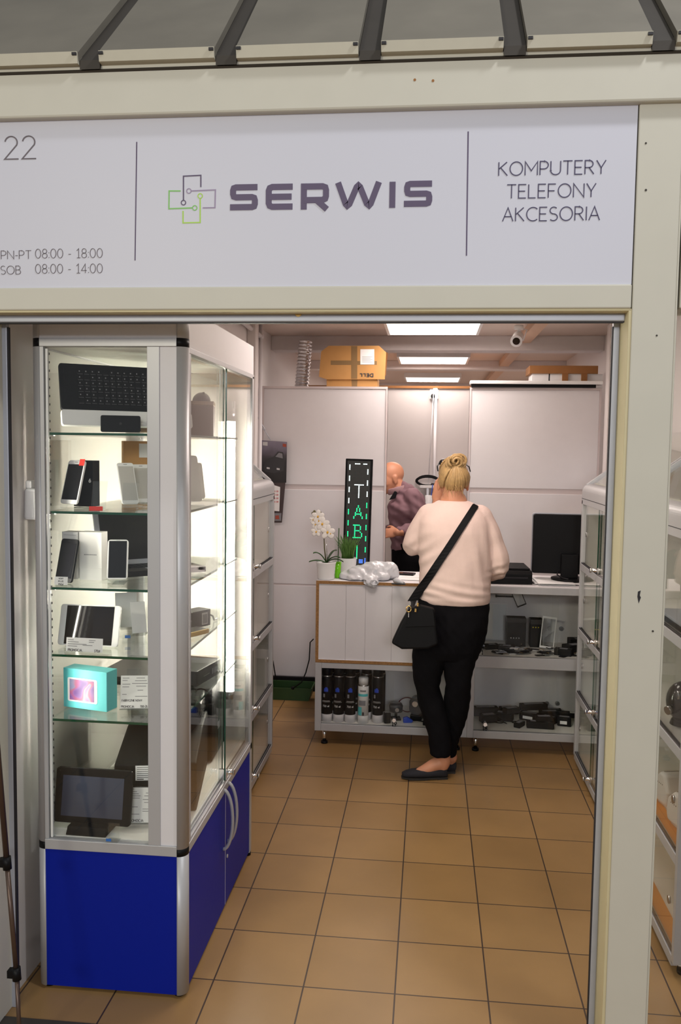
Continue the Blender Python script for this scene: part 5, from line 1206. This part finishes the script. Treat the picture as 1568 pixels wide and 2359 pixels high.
# calendar on the left
C_ = 3.385
cl = thing('wall_calendar', 'wall calendar with a dark car photo hanging at the left end of the partition', 'calendar', at(630, 1015, 'y', C_))
def quad(name, pts, y, m, th=.002, label=None): return build(name, MB().prism([(q_.x, q_.z) for q_ in (at(a, b, 'y', y) for a, b in pts)], y, y+th, 'y'), m, cl, True, label=label)
def photo():
    m = bpy.data.materials.new('dusk_photo'); m.use_nodes = True; nt = m.node_tree; b = nt.nodes['Principled BSDF']; b.inputs['Roughness'].default_value = .3
    tc = nt.nodes.new('ShaderNodeTexCoord'); n = nt.nodes.new('ShaderNodeTexNoise'); n.inputs['Scale'].default_value = 9; n.inputs['Detail'].default_value = 5
    sp = nt.nodes.new('ShaderNodeSeparateXYZ'); nt.links.new(tc.outputs['Object'], sp.inputs[0]); nt.links.new(tc.outputs['Object'], n.inputs['Vector'])
    ma = nt.nodes.new('ShaderNodeMath'); ma.operation = 'MULTIPLY_ADD'; ma.inputs[1].default_value = .12; nt.links.new(n.outputs['Fac'], ma.inputs[0]); nt.links.new(sp.outputs[2], ma.inputs[2])
    zt_, zb_ = at(630, 1015, 'y', C_).z, at(630, 1108, 'y', C_).z
    mr = nt.nodes.new('ShaderNodeMapRange'); mr.inputs[1].default_value = zb_+.06; mr.inputs[2].default_value = zt_+.06; nt.links.new(ma.outputs[0], mr.inputs[0])
    cr = nt.nodes.new('ShaderNodeValToRGB'); e = cr.color_ramp; e.elements[0].color = (.012, .011, .012, 1); e.elements[1].color = (.22, .20, .26, 1)
    for pos, c in ((.45, (.02, .02, .024, 1)), (.62, (.06, .055, .065, 1)), (.85, (.17, .15, .20, 1))): q_ = e.elements.new(pos); q_.color = c
    nt.links.new(mr.outputs[0], cr.inputs[0]); nt.links.new(cr.outputs[0], b.inputs['Base Color']); return m
quad('photo_sheet', [(600, 1014), (661, 1018), (659, 1112), (600, 1112)], C_, photo(), label='dark photo of an off road car')
cm = M['printg']
quad('printed_car', [(607, 1075), (613, 1058), (630, 1052), (640, 1040), (652, 1042), (655, 1060), (652, 1085), (630, 1090), (610, 1086)], C_-.001, mat('dark_car_paint', (.03, .03, .034), .35), .001)
for a, b in ((614, 1076), (637, 1078)): quad('printed_headlight', [(a, b), (a+7, b+1), (a+7, b+5), (a, b+4)], C_-.0014, M['printw'], .0005)
quad('printed_window', [(634, 1052), (642, 1043), (650, 1045), (651, 1056)], C_-.0014, M['printg'], .0005)
quad('logo_patch', [(605, 1018), (616, 1018), (616, 1027), (605, 1026)], C_-.001, M['printw'], .0008); quad('year_mark', [(651, 1022), (659, 1023), (659, 1030), (651, 1029)], C_-.001, mat('rust_print', (.35, .06, .03), .5), .0008)
quad('backing', [(612, 1112), (657, 1112), (649, 1204), (612, 1204)], C_+.001, mat('dark_backing', (.05, .03, .03), .5), .002)
mo_ = quad('month_sheet', [(622, 1115), (645, 1122), (643, 1178), (622, 1176)], C_-.0015, M['paper'], .001)
for r_ in range(4):
    for c in range(2): quad('date_block', [(629+c*7, 1130+r_*8), (634+c*7, 1130+r_*8), (634+c*7, 1134+r_*8), (629+c*7, 1134+r_*8)], C_-.0022, mat('pale_red_print', (.6, .3, .3), .6) if r_ == c == 0 else bpy.data.materials['pale_red_print'], .0006)
quad('photo_patch', [(629, 1182), (648, 1182), (647, 1200), (629, 1200)], C_-.0012, M['printg'], .001); quad('printed_figure', [(634, 1188), (642, 1187), (643, 1196), (634, 1196)], C_-.002, bpy.data.materials['rust_print'], .0006)
t = thing('wire_hook', 'bent wire hook above the wall calendar', 'hook', at(598, 985, 'y', C_)); P = [at(a, b, 'y', C_-.004) for a, b in ((590, 954), (597, 969), (609, 987), (610, 991), (606, 989), (596, 975))]
build('wire', MB().tube(P, .0035, 8), M['alu_grey'], t, True); build('wire_tail', MB().tube([at(608, 989, 'y', C_-.003), at(623, 1014, 'y', C_-.003)], .0032, 8), M['alu_grey'], t, True)
# floor things at the far left
p = F(676, 1592, 0)
t = thing('basket', 'low green plastic tray on the floor left of the counter', 'tray', (-.27, 3.26, 0)); gm_ = mat('green_plastic', (.018, .06, .010), .5)
m = MB(); m.prism([(-.14, 0), (.14, 0), (.16, .085), (.152, .085), (.134, .008), (-.134, .008), (-.152, .085), (-.16, .085)], -.09, .09, 'y'); build('bowl', m, gm_, t)
for y in (-.095, .09): build('side_wall', MB().prism([(-.14, 0), (.14, 0), (.16, .085), (-.16, .085)], y, y+.006, 'y'), gm_, t)
build('rim', MB().box(-.165, .165, -.10, -.095, .08, .088).box(-.165, .165, .096, .10, .08, .088), gm_, t)
t = thing('computer_case', 'grey computer tower on the floor beside the left end of the counter', 'computer', (.035, 3.02, 0), (0, 0, 4)); 
build('body', MB().box(-.09, .10, -.20, .22, .012, .44), M['lcdgrey'], t, bevel=.004); build('front_panel', MB().box(-.09, .10, -.205, -.20, .012, .44), M['alu_grey'], t); build('vent', MB().box(-.07, .08, -.207, -.205, .10, .38), M['seal'], t)
for x in (-.07, .08):
    for y in (-.17, .19): build('foot', MB().cyl((x, y, 0), (x, y, .013), .014), M['seal'], t)
t = thing('black_bag', 'black pouch lying on top of the grey computer tower', 'bag', (.02, 2.98, .441)); build('pouch', MB().ball((0, 0, .04), .075, .10, .042), M['leather'], t); build('flap', MB().box(-.05, .05, -.10, -.05, .03, .06), M['leather'], t, bevel=.008)
t = thing('power_cable', 'thin black cable drooping from the computer tower to the green tray', 'cable', F(700, 1540, 0)); build('cord', MB().tube([at(x, y, 'y', 3.05) for x, y in ((722, 1472), (714, 1480), (712, 1520), (704, 1550), (694, 1572), (676, 1585))], .004, 8), M['black'], t, True); build('plug', MB().ball(at(674, 1585, 'y', 3.05), .012), M['black'], t, True)
t = thing('power_cable', 'thin dark cable running down the wall behind the left shelf unit', 'cable', (-.45, 3.38, .0)); build('cord', MB().tube([at(x, y, 'y', 3.36) for x, y in ((620, 1490), (629, 1525), (634, 1556), (640, 1575))], .004, 8), M['black'], t, True); build('plug', MB().box(-.02, .02, -.02, .0, .02, .05), M['black'], t)
# white sensor on the left wall
t = thing('alarm_sensor', 'white alarm sensor box on the wall left of the display cabinet', 'sensor', (-.612, -.02, at(38, 1165, 'x', -.6).z)); build('housing', MB().prism([(-.035, -.05), (.035, -.05), (.03, .05), (-.03, .05)], 0, .045, 'x'), M['white'], t, bevel=.008); build('bracket', MB().box(0, .02, -.02, .03, .05, .075), M['white'], t, bevel=.004)
# telescopic stand leaning at the left post
t = thing('telescopic_pole', 'brown telescopic pole with black clamps leaning against the left door post', 'pole', at(40, 2350, 'y', -.40)); a, b = at(-6, 1760, 'y', -.36), at(43, 2375, 'y', -.42)
d_ = (b-a).normalized(); foot = a+d_*((a.z-.004)/-d_.z); brown = mat('brown_metal', (.10, .065, .05), .35, metal=.5)
mid = at(16, 1988, 'y', -.38); low = at(38, 2243, 'y', -.407)
top = a-d_*1.0
build('upper_tube', MB().cyl(top, mid, .0085), brown, t, True); build('middle_tube', MB().cyl(mid, low, .0072), brown, t, True); build('lower_tube', MB().cyl(low, foot, .006), brown, t, True)
for q_ in (mid, low): build('clamp', MB().cyl(q_-d_*.018, q_+d_*.018, .0125).box(q_.x-.024, q_.x-.005, q_.y-.01, q_.y+.01, q_.z-.010, q_.z+.012), M['black'], t, True)
build('rubber_foot', MB().cyl(foot-d_*.03, foot, .010), M['black'], t, True)
# ------------------------------------------------------------------ people
def head_parts(mb, Mx):
    mb.tf(Mx)
    mb.ball((0, -.015, .030), .075, .096, .090, 24, 16); mb.ball((0, .030, -.012), .066, .066, .085, 20, 12); mb.ball((0, .036, -.050), .054, .056, .062, 20, 12)
    mb.ball((0, .066, -.092), .028, .024, .022, 14, 10)
    mb.limb([(0, .088, .022), (0, .104, -.008), (0, .113, -.030)], [.008, .010, .014], 10, 4); mb.ball((.012, .098, -.034), .010, .012, .008, 10, 8); mb.ball((-.012, .098, -.034), .010, .012, .008, 10, 8)
    for s in (-1, 1):
        mb.limb([(s*.012, .088, .030), (s*.036, .083, .034), (s*.056, .066, .024)], [.008, .009, .007], 8, 4)
        mb.ball((s*.040, .068, -.030), .020, .018, .020, 12, 8)
        mb.ball((s*.076, -.006, -.012), .009, .020, .032, 12, 10); mb.ball((s*.080, -.012, .004), .008, .018, .018, 10, 8); mb.ball((s*.077, .000, -.036), .008, .010, .012, 10, 8)
    mb.ball((0, .092, -.058), .022, .010, .0065, 12, 8); mb.ball((0, .090, -.069), .019, .010, .007, 12, 8)
    mb.tf(Matrix.Identity(4))
def eyes(Mx, parent, mwhite, miris):
    for s in (-1, 1):
        e = build('eye', MB().tf(Mx).ball((s*.032, .079, .008), .0125, .0125, .0115, 14, 10), mwhite, parent, True)
        build('iris', MB().tf(Mx).ball((s*.033, .0895, .007), .005, .0035, .005, 10, 8), miris, e, True)
def hand_parts(mb, Mx, curl=.6, side=1):
    """wrist at the origin, fingers along +z, palm facing +y, thumb towards +x*side"""
    mb.tf(Mx); mb.limb([(0, 0, -.03), (0, 0, .01)], [.026, .026], 12, 3); mb.ball((0, 0, .048), .039, .014, .050, 16, 10); mb.ball((side*.018, .006, .030), .020, .014, .028, 12, 8)
    for i, L in enumerate((.062, .074, .080, .072)):
        x = side*(-.030+.0205*i); P = [Vector((x*.9, 0, .066)), Vector((x, .002, .094))]; a = 0.12
        for k, f in enumerate((.45, .32, .26)):
            a += curl*(.75 if k else .45); P.append(P[-1]+Vector((0, math.sin(a), math.cos(a)))*L*f)
        mb.limb(P, [.0095, .0092, .0085, .0078, .0068], 8, 3)
    P = [Vector((side*.026, .004, .022)), Vector((side*.047, .012, .045)), Vector((side*.055, .024, .068)), Vector((side*.052, .036, .085))]
    mb.limb(P, [.014, .0115, .010, .0082], 8, 3); mb.tf(Matrix.Identity(4))
def aim(p, zdir, ydir):
    z_ = Vector(zdir).normalized(); y_ = Vector(ydir); y_ = (y_-z_*y_.dot(z_)).normalized(); x_ = y_.cross(z_)
    return Matrix(((x_.x, y_.x, z_.x, p[0]), (x_.y, y_.y, z_.y, p[1]), (x_.z, y_.z, z_.z, p[2]), (0, 0, 0, 1)))
MW = mat('eye_white', (.75, .73, .70), .2); MI = mat('eye_iris', (.05, .07, .08), .1)

# ---- woman seen from behind
YW = 1.88
def Wp(px, py, dy=0.0): return at(px, py, 'y', YW+dy)
wo = thing('person', 'woman seen from behind, pale pink jumper, black trousers, blonde bun, at the counter', 'person', (F(1000, 1775, 0).x, YW, 0))
hc = Wp(1043, 1111, .035)
HW = Matrix.Translation(hc) @ Matrix.Rotation(R(6), 4, 'Z') @ Matrix.Rotation(R(-8), 4, 'X')
body = MB(); head_parts(body, HW)
nk = Wp(1044, 1160, .02)
body.limb([hc+Vector((0, -.030, -.04)), hc+Vector((.002, -.034, -.10)), nk+Vector((0, .0, -.02))], [.054, .054, .064])
body.limb([nk, Wp(1044, 1230, .02), Wp(1044, 1330, .02), Wp(1040, 1420, .02)], [.075, .11, .10, .12])
eL, eR = Wp(952, 1256, .05), Wp(1147, 1308, .02)
hL = Wp(1006, 1163, .20); hR = Wp(1085, 1325, .36); hR.z = ZC+.062
body.limb([Wp(995, 1190, .01), eL, hL], [.05, .042, .028]); body.limb([Wp(1098, 1195, .01), eR, hR], [.05, .042, .028])
hand_parts(body, aim(hL+Vector((0, 0, .005)), (.15, -.12, .9), (.2, .9, .1)), .95, 1)
hand_parts(body, aim(hR, (-.75, .55, -.12), (-.1, -.15, -1)), .35, -1)
ankL = Wp(1016, 1742, -.01); ankR = Wp(1037, 1738, .10); ankL.z = .095; ankR.z = .10
body.limb([Wp(1004, 1440, .0), Wp(985, 1590, .0), ankL+Vector((.008, 0, .05)), ankL+Vector((.010, 0, -.02))], [.085, .050, .037, .034])
body.limb([Wp(1072, 1440, .0), Wp(1055, 1590, .03), ankR+Vector((0, 0, .05)), ankR+Vector((0, -.002, -.02))], [.085, .050, .034, .031])
# bare insteps inside the flat shoes
fd = Vector((-.985, -.17, 0)).normalized(); sd = Vector((-fd.y, fd.x, 0))
heel = Vector((ankL.x+.022, ankL.y+.005, 0))
def foot(heel, f, z0=0):
    s_ = Vector((-f.y, f.x, 0)); up = Vector((0, 0, 1)); P = lambda a, b, c: heel+f*a+s_*b+up*(c+z0)
    body.limb([P(.012, 0, .085), P(.055, 0, .074), P(.105, 0, .048), P(.150, 0, .030)], [.036, .036, .031, .022]); body.ball(P(.02, 0, .045), .030, .030, .032)
foot(heel, fd)
fd2 = Vector((-.12, .99, 0)).normalized(); heel2 = Vector((ankR.x+.004, ankR.y-.028, 0)); foot(heel2, fd2)
blob('body', body, .0055, M['skin'], wo, smooth=5)
eyes(HW, wo, MW, MI)
def shoe(heel, f, nm='shoe'):
    s_ = Vector((-f.y, f.x, 0)); Mx = Matrix(((f.x, s_.x, 0, heel.x), (f.y, s_.y, 0, heel.y), (0, 0, 1, 0), (0, 0, 0, 1)))
    mb = MB(); mb.tf(Mx)
    secs = [(-.012, .022, .030, .0), (-.004, .030, .052, 0), (.02, .034, .054, 0), (.06, .034, .046, 0), (.10, .037, .040, 0), (.14, .041, .040, 0), (.18, .039, .036, 0), (.21, .032, .030, 0), (.232, .018, .022, 0)]
    n = 14; vs = []
    for a, hw, hh, _ in secs:
        for j in range(n):
            t = math.pi*2*j/n; c, d = math.cos(t), math.sin(t); vs.append((a, hw*math.copysign(abs(c)**.75, c), max(.0125, .0125+hh*.5*(1+math.copysign(abs(d)**.7, d)))))
    m_ = len(secs); fs = [(i*n+j, i*n+(j+1) % n, (i+1)*n+(j+1) % n, (i+1)*n+j) for i in range(m_-1) for j in range(n)]
    mb.add(vs, fs+[list(range(n))[::-1], [(m_-1)*n+j for j in range(n)]], True)
    o = build(nm, mb, M['shoe'], wo, True)
    so = MB(); so.tf(Mx); L = [(-.013, .0), (-.008, .024), (.05, .031), (.14, .040), (.20, .035), (.236, .012)]; P = [(a, b) for a, b in L]+[(a, -b) for a, b in L[::-1]]
    so.prism(P, .006, .0135, 'z'); build('sole', so, M['sole'], o, True)
    hb = MB(); hb.tf(Mx); hb.prism([(-.012, -.022), (.045, -.026), (.045, .026), (-.012, .022)], 0, .0065, 'z'); hb.prism([(.10, -.03), (.20, -.03), (.20, .03), (.10, .03)], 0, .0065, 'z'); build('heel_block', hb, M['sole'], o, True)
shoe(heel, fd); shoe(heel2, fd2)
# trousers
tr = MB()
def secs(rows, dep, cy):
    out = []
    for k, (py, a, b) in enumerate(rows):
        d_ = dep[k] if hasattr(dep, '__len__') else dep; c_ = cy[k] if hasattr(cy, '__len__') else cy
        A_, B_ = Wp(a, py, c_), Wp(b, py, c_); out.append(((A_.x+B_.x)/2, YW+c_, (A_.z+B_.z)/2, (B_.x-A_.x)/2, d_))
    return out
tr.loft(secs([(1352, 972, 1124), (1380, 966, 1126), (1410, 962, 1124), (1440, 957, 1122), (1470, 953, 1115), (1495, 951, 1106), (1512, 951, 1099)], [.118, .128, .138, .14, .132, .12, .10], 0), pw=2.4)
tr.loft(secs([(1470, 953, 1040), (1512, 951, 1030), (1535, 951, 1021), (1558, 952, 1014), (1580, 958, 1010), (1600, 961, 1015), (1625, 966, 1023), (1655, 976, 1030), (1695, 988, 1036), (1720, 990, 1037), (1737, 991, 1037)], [.11, .10, .094, .088, .08, .076, .076, .07, .064, .060, .058], [0, 0, 0, 0, 0, 0, -.005, -.01, -.015, -.015, -.015]))
tr.loft(secs([(1470, 1020, 1114), (1495, 1018, 1105), (1522, 1020, 1094), (1555, 1025, 1084), (1580, 1027.5, 1083), (1609, 1024, 1081), (1640, 1026, 1077), (1688, 1026, 1061), (1720, 1024, 1050), (1737, 1022, 1049)], [.11, .10, .094, .086, .08, .076, .072, .064, .058, .055], [0, 0, 0, .005, .01, .025, .045, .075, .09, .095]))
def tf_(co, n): return co+n*(.0045+.0022*math.sin(co.z*70+co.x*40)*math.sin(co.z*23+co.x*90))
blob('trousers', tr, .006, M['trous'], wo, smooth=4, fn=tf_)
# jumper
jm = MB()
jm.loft(secs([(1387, 969, 1126), (1383, 966, 1128), (1374, 964, 1131), (1368, 965.5, 1130), (1358, 963, 1131), (1338, 965, 1130), (1300, 965, 1131), (1262, 962, 1131), (1225, 960, 1132), (1202, 962, 1130), (1188, 967, 1124), (1176, 975, 1114), (1166, 986, 1102), (1158, 999, 1090), (1153, 1008, 1080)],
                  [.140, .143, .150, .146, .152, .150, .148, .146, .142, .132, .122, .110, .098, .086, .078], [0]*9+[.002, .004, .006, .010, .014, .018]), pw=2.25)
jm.limb([Wp(992, 1190, .01), Wp(968, 1222, .02), eL, hL+(eL-hL)*.16], [.072, .066, .058, .042])
jm.limb([Wp(1103, 1196, .01), Wp(1131, 1250, .005), eR, hR+(eR-hR)*.22], [.076, .066, .057, .042])
def knitfold(co, n):
    q_ = 0.0
    def g(x, z, w, h): return math.exp(-((x/w)**2+(z/h)**2))
    rx = co.x-1.0; rz = co.z-1.22
    q_ += .005*math.sin(co.x*95+co.z*22)*g(co.x-1.0, co.z-1.18, .09, .16)
    q_ += .004*math.sin(co.x*60-co.z*85)*g(co.x-.64, co.z-1.22, .10, .09)
    q_ += .0035*math.sin(co.z*120+co.x*25)*g(co.x-.8, co.z-1.03, .25, .05)
    q_ += .002*math.sin(co.x*37+1)*math.sin(co.z*29)
    q_ += .006*math.sin(co.z*150-co.x*40)*g(co.x-1.06, co.z-1.12, .05, .05)
    return co+n*q_
jo = blob('jumper', jm, .0065, M['knit'], wo, smooth=5, fn=knitfold)
jo_bvh = BVHTree.FromPolygons([v.co for v in jo.data.vertices], [list(p.vertices) for p in jo.data.polygons])
nb = MB(); nb.tube([nk+Vector((.066*math.cos(a), .004+.06*math.sin(a), .012+.010*math.sin(a))) for a in [2*math.pi*i/28 for i in range(28)]], .006, 8, closed=True); build('neckband', nb, M['knit'], wo, True)
# hair
hm = MB(); hm.tf(HW); rg = random.Random(11); cH = Vector((0, -.016, .032)); RX, RY, RZ = .079, .099, .0945
bun = Vector((.004, -.088, .095))
hm.ball(cH, RX-.002, RY-.002, RZ-.001, 28, 18)
def onskull(az, el, k=1.0): return cH+Vector((RX*math.sin(az)*math.cos(el), -RY*math.cos(az)*math.cos(el), RZ*math.sin(el)))*k
dB = (bun-cH)
azb, elb = 0.0, R(42)
for k in range(190):
    if k < 120: az = R(rg.uniform(-112, 112)); el = R(-62 if abs(az) < R(55) else -38+rg.uniform(-4, 6)); el += R(rg.uniform(-6, 6)) if abs(az) < R(55) else 0
    else: az = R(rg.uniform(118, 242)); el = R(rg.uniform(8, 30))
    if az > math.pi: az -= 2*math.pi
    P = []; Q = []; kk = 1+rg.uniform(.0, .055); wob = rg.uniform(-.05, .05)
    for i in range(9):
        t = i/8; a = az*(1-t)**(1.0 if k < 120 else 1.3)+wob*math.sin(math.pi*t); e = el+(elb-el)*t + (0 if k < 120 else R(62)*math.sin(math.pi*t)*.8)
        P.append(onskull(a, e, kk+(.05*math.sin(math.pi*t)*(.5 if k < 120 else .25)))); Q.append(.0030+.0022*math.sin(math.pi*min(1, t+.15)))
    hm.tube(P, Q, 6)
for k in range(26):
    P = []; ph = rg.uniform(0, 6.28); r0 = rg.uniform(.014, .034); tl = rg.uniform(-.5, .5); dz = rg.uniform(-.016, .018); sxx = rg.choice((-.014, .012, 0))
    for i in range(12):
        a = ph+i*.42; P.append(bun+Vector((sxx+r0*1.12*math.cos(a), -.012+rg.uniform(-.002, .002)+.016*math.sin(a*.5+tl)-.010*(k % 3), dz*.6+r0*math.sin(a)*.92)))
    hm.tube(P, [.002]+[.0068]*10+[.002], 7)
for k in range(14):
    az = R(rg.uniform(-60, 60)); a0 = onskull(az, R(rg.uniform(-60, -30)), 1.04); hm.tube([a0, a0+Vector((rg.uniform(-.012, .012), -.006, -.022)), a0+Vector((rg.uniform(-.02, .02), -.004, -.045))], [.0016, .0012, .0004], 5)
build('hair', hm, M['hair'], wo, True)
sgp = MB(); sgp.tf(HW); sg_ = thing('sunglasses', 'dark sunglasses pushed up into the blonde hair of the woman', 'sunglasses', HW @ Vector((0, .04, .11)))
for s in (-1, 1):
    build('lens', MB().tf(HW).ball((s*.040, .045, .108), .030, .012, .022, 14, 10), M['screen'], sg_, True); build('temple', MB().tf(HW).tube([(s*.070, .044, .106), (s*.084, .0, .085), (s*.085, -.040, .055)], .0035, 8), M['black'], sg_, True)
build('bridge', MB().tf(HW).tube([(-.014, .055, .112), (0, .058, .115), (.014, .055, .112)], .003, 8), M['black'], sg_, True)
# shoulder bag: strap laid over the back of the jumper
bg_ = thing('shoulder_bag', 'black leather bag at the hip of the woman, its wide strap across her back', 'bag', Wp(945, 1440, -.12))
def onback(px, py):
    tgt = Wp(px, py); d_ = (tgt-CAM).normalized(); h_ = jo_bvh.ray_cast(CAM, d_)
    return h_[0] if h_[0] is not None else None
n = 26; rowsA, rowsB = [], []
for i in range(n+1):
    t = i/n; a = onback(1087+(941-1087)*t, 1163+(1387-1163)*t); b = onback(1100.5+(965-1100.5)*t, 1170+(1384-1170)*t)
    if a is None: a = (rowsA[-1]+Vector((-.0128, 0, -.0196))) if rowsA else Wp(1087, 1163, -.06)
    if b is None: b = (rowsB[-1]+Vector((-.0116, 0, -.0188))) if rowsB else Wp(1100, 1170, -.06)
    rowsA.append(a); rowsB.append(b)
for _ in range(3):
    for rw in (rowsA, rowsB):
        for i in range(1, n): rw[i] = (rw[i-1]+rw[i]*2+rw[i+1])/4
fr = [(Wp(1089, 1164, -.02), Wp(1101, 1170, -.02)), (Wp(1090, 1166, .10), Wp(1102, 1172, .10)), (Wp(1040, 1230, .165), Wp(1052, 1236, .165)), (Wp(985, 1310, .165), Wp(997, 1316, .165)), (Wp(950, 1370, .11), Wp(962, 1376, .11)), (Wp(940, 1400, .0), Wp(952, 1404, .0))]
def strapmesh(A_, B_, off):
    vs = []; m_ = len(A_)
    for i in range(m_):
        tg = (A_[min(i+1, m_-1)]-A_[max(i-1, 0)]); nn = (B_[i]-A_[i]).cross(tg); nn = nn.normalized() if nn.length > 1e-9 else Vector((0, -1, 0))
        if nn.y > 0 and off < 0: nn = -nn
        vs += [A_[i]+nn*.006, B_[i]+nn*.006, B_[i]+nn*.010, A_[i]+nn*.010]
    fs = [(0, 1, 2, 3), (4*m_-1, 4*m_-2, 4*m_-3, 4*m_-4)]
    for i in range(m_-1):
        a, b = 4*i, 4*i+4; fs += [(a+k, b+k, b+(k+1) % 4, a+(k+1) % 4) for k in range(4)]
    return MB().add(vs, fs, False)
build('strap', strapmesh(rowsA, rowsB, -1), M['leather'], bg_, True)
build('front_strap', strapmesh([a for a, b in fr], [b for a, b in fr], 1), M['leather'], bg_, True)
def bz(px, py): q_ = Wp(px, py, -.14); return (q_.x, q_.z)
bm = MB().prism([bz(941, 1398), bz(968, 1390), bz(1000, 1398), bz(1008, 1478), bz(985, 1488), bz(926, 1489), bz(902, 1475), bz(922, 1432)], YW-.215, YW-.15, 'y'); build('bag_body', bm, M['leather'], bg_, True, .012, seg=3)
build('flap', MB().prism([bz(942, 1397), bz(968, 1389), bz(998, 1397), bz(1002, 1436), bz(934, 1438)], YW-.2195, YW-.212, 'y'), M['leather'], bg_, True, .003)
c = Wp(941, 1403, -.235); build('ring', MB().tube([c+Vector((.012*math.cos(a), 0, .015*math.sin(a))) for a in [2*math.pi*i/20 for i in range(20)]], .0026, 8, closed=True), M['gold'], bg_, True)
for px, py in ((944, 1391), (962, 1393), (957, 1406)): c = Wp(px, py, -.225); build('clasp', MB().box(c.x-.005, c.x+.005, c.y-.004, c.y+.006, c.z-.009, c.z+.009), M['steel' if py < 1393 else 'gold'], bg_, True, .002)
c = Wp(941, 1412, -.232); build('zip_pull', MB().box(c.x-.002, c.x+.002, c.y-.002, c.y+.002, c.z-.022, c.z), M['steel'], bg_, True)

# ---- man behind the partition, turned to the left
YM = 3.88
def Mp(px, py, dy=0.0): return at(px, py, 'y', YM+dy)
mn = thing('person', 'bald man in a mauve shirt partly hidden behind the left partition', 'person', (Mp(945, 1300).x, YM, 0))
hc = Mp(900, 1101)
HM = Matrix.Translation(hc) @ Matrix.Rotation(R(112), 4, 'Z') @ Matrix.Rotation(R(-14), 4, 'X')
b = MB(); head_parts(b, HM); ns = Mp(931, 1146, .0)
b.limb([hc+Vector((.030, .0, -.03)), hc+Vector((.055, .0, -.075)), ns], [.058, .060, .075])
b.limb([ns, Mp(940, 1190), Mp(945, 1270)], [.09, .11, .11])
elN, elF = Mp(966, 1212, -.14), Mp(930, 1215, .2); wrN, wrF = Mp(916, 1226, -.22), Mp(880, 1225, .08)
b.limb([Mp(952, 1146, -.13), elN, wrN], [.048, .042, .030]); b.limb([Mp(945, 1146, .16), elF, wrF], [.048, .042, .030])
hand_parts(b, aim(wrN, (-.9, .15, -.12), (-.1, .9, -.3)), .8, 1); hand_parts(b, aim(wrF, (-.9, -.15, -.12), (-.1, -.5, -.8)), .8, -1)
zf = .08
for dy in (-.10, .11):
    hp, kn = Mp(946, 1290, dy*.9), Mp(944, 1420, dy); an = Vector((hp.x+.03, YM+dy, .09)); b.limb([hp, Vector((kn.x, kn.y, .50)), an], [.085, .055, .040]); b.limb([an, an+Vector((-.05, 0, -.03)), an+Vector((-.13, 0, -.055))], [.036, .032, .022])
blob('body', b, .006, M['skin'], mn, smooth=5); eyes(HM, mn, MW, MI)
sh = MB()
sh.limb([Mp(944, 1262), Mp(940, 1205), Mp(936, 1160), Mp(931, 1138)], [.145, .150, .150, .095]); sh.ball(Mp(938, 1172, .0), .135, .20, .12)
sh.limb([Mp(950, 1146, -.13), Mp(962, 1180, -.145), elN, wrN+(elN-wrN)*.18], [.074, .066, .058, .042]); sh.limb([Mp(943, 1146, .16), elF, wrF+(elF-wrF)*.18], [.072, .058, .042])
def shirtfold(co, n): return co+n*(.0055*math.sin(co.x*70+co.z*48+co.y*20)*math.sin(co.z*34-co.x*25)+.003*math.sin(co.z*90+co.x*60))
blob('shirt', sh, .007, M['shirt'], mn, smooth=5, fn=shirtfold)
cb = MB(); cc = hc+Vector((.062, .0, -.088))
P = [cc+Vector((.078*math.cos(a)-.006, .082*math.sin(a), .022*math.cos(a))) for a in [2*math.pi*i/24 for i in range(24)]]; cb.tube(P, [(.024, .006)]*24, 10, closed=True); build('collar', cb, mat('pale_mauve_cloth', (.36, .22, .23), .8), mn, True)
c = Mp(905, 1137, -.10); build('dark_band', MB().prism([(c.x-.03, c.z-.05), (c.x+.012, c.z+.02), (c.x+.03, c.z+.012), (c.x+.02, c.z-.035)], c.y, c.y+.012, 'y'), M['leather'], mn, True, .004)  # dark slanted piece set below the collar
ear = HM @ Vector((.086, .004, -.022)); build('earbud', MB().ball(ear, .012, .012, .010).cyl(ear, ear+Vector((-.018, -.006, -.012)), .006, .004), M['black'], mn, True)
tm = MB()
tm.limb([Mp(945, 1258), Mp(946, 1290)], [.148, .150])
for dy in (-.10, .11):
    hp = Mp(946, 1290, dy*.9); tm.limb([hp, Vector((hp.x-.01, YM+dy, .50)), Vector((hp.x+.028, YM+dy, .11))], [.105, .078, .064])
blob('trousers', tm, .009, M['trous'], mn, smooth=4)
for dy in (-.10, .11):
    x = Mp(946, 1290).x+.03; s_ = MB(); s_.limb([(x+.02, YM+dy, .045), (x-.07, YM+dy, .04), (x-.17, YM+dy, .032)], [.043, .042, .030]); s_.v = [Vector((v.x, v.y, max(.002, v.z))) for v in s_.v]; build('shoe', s_, M['leather'], mn, True)
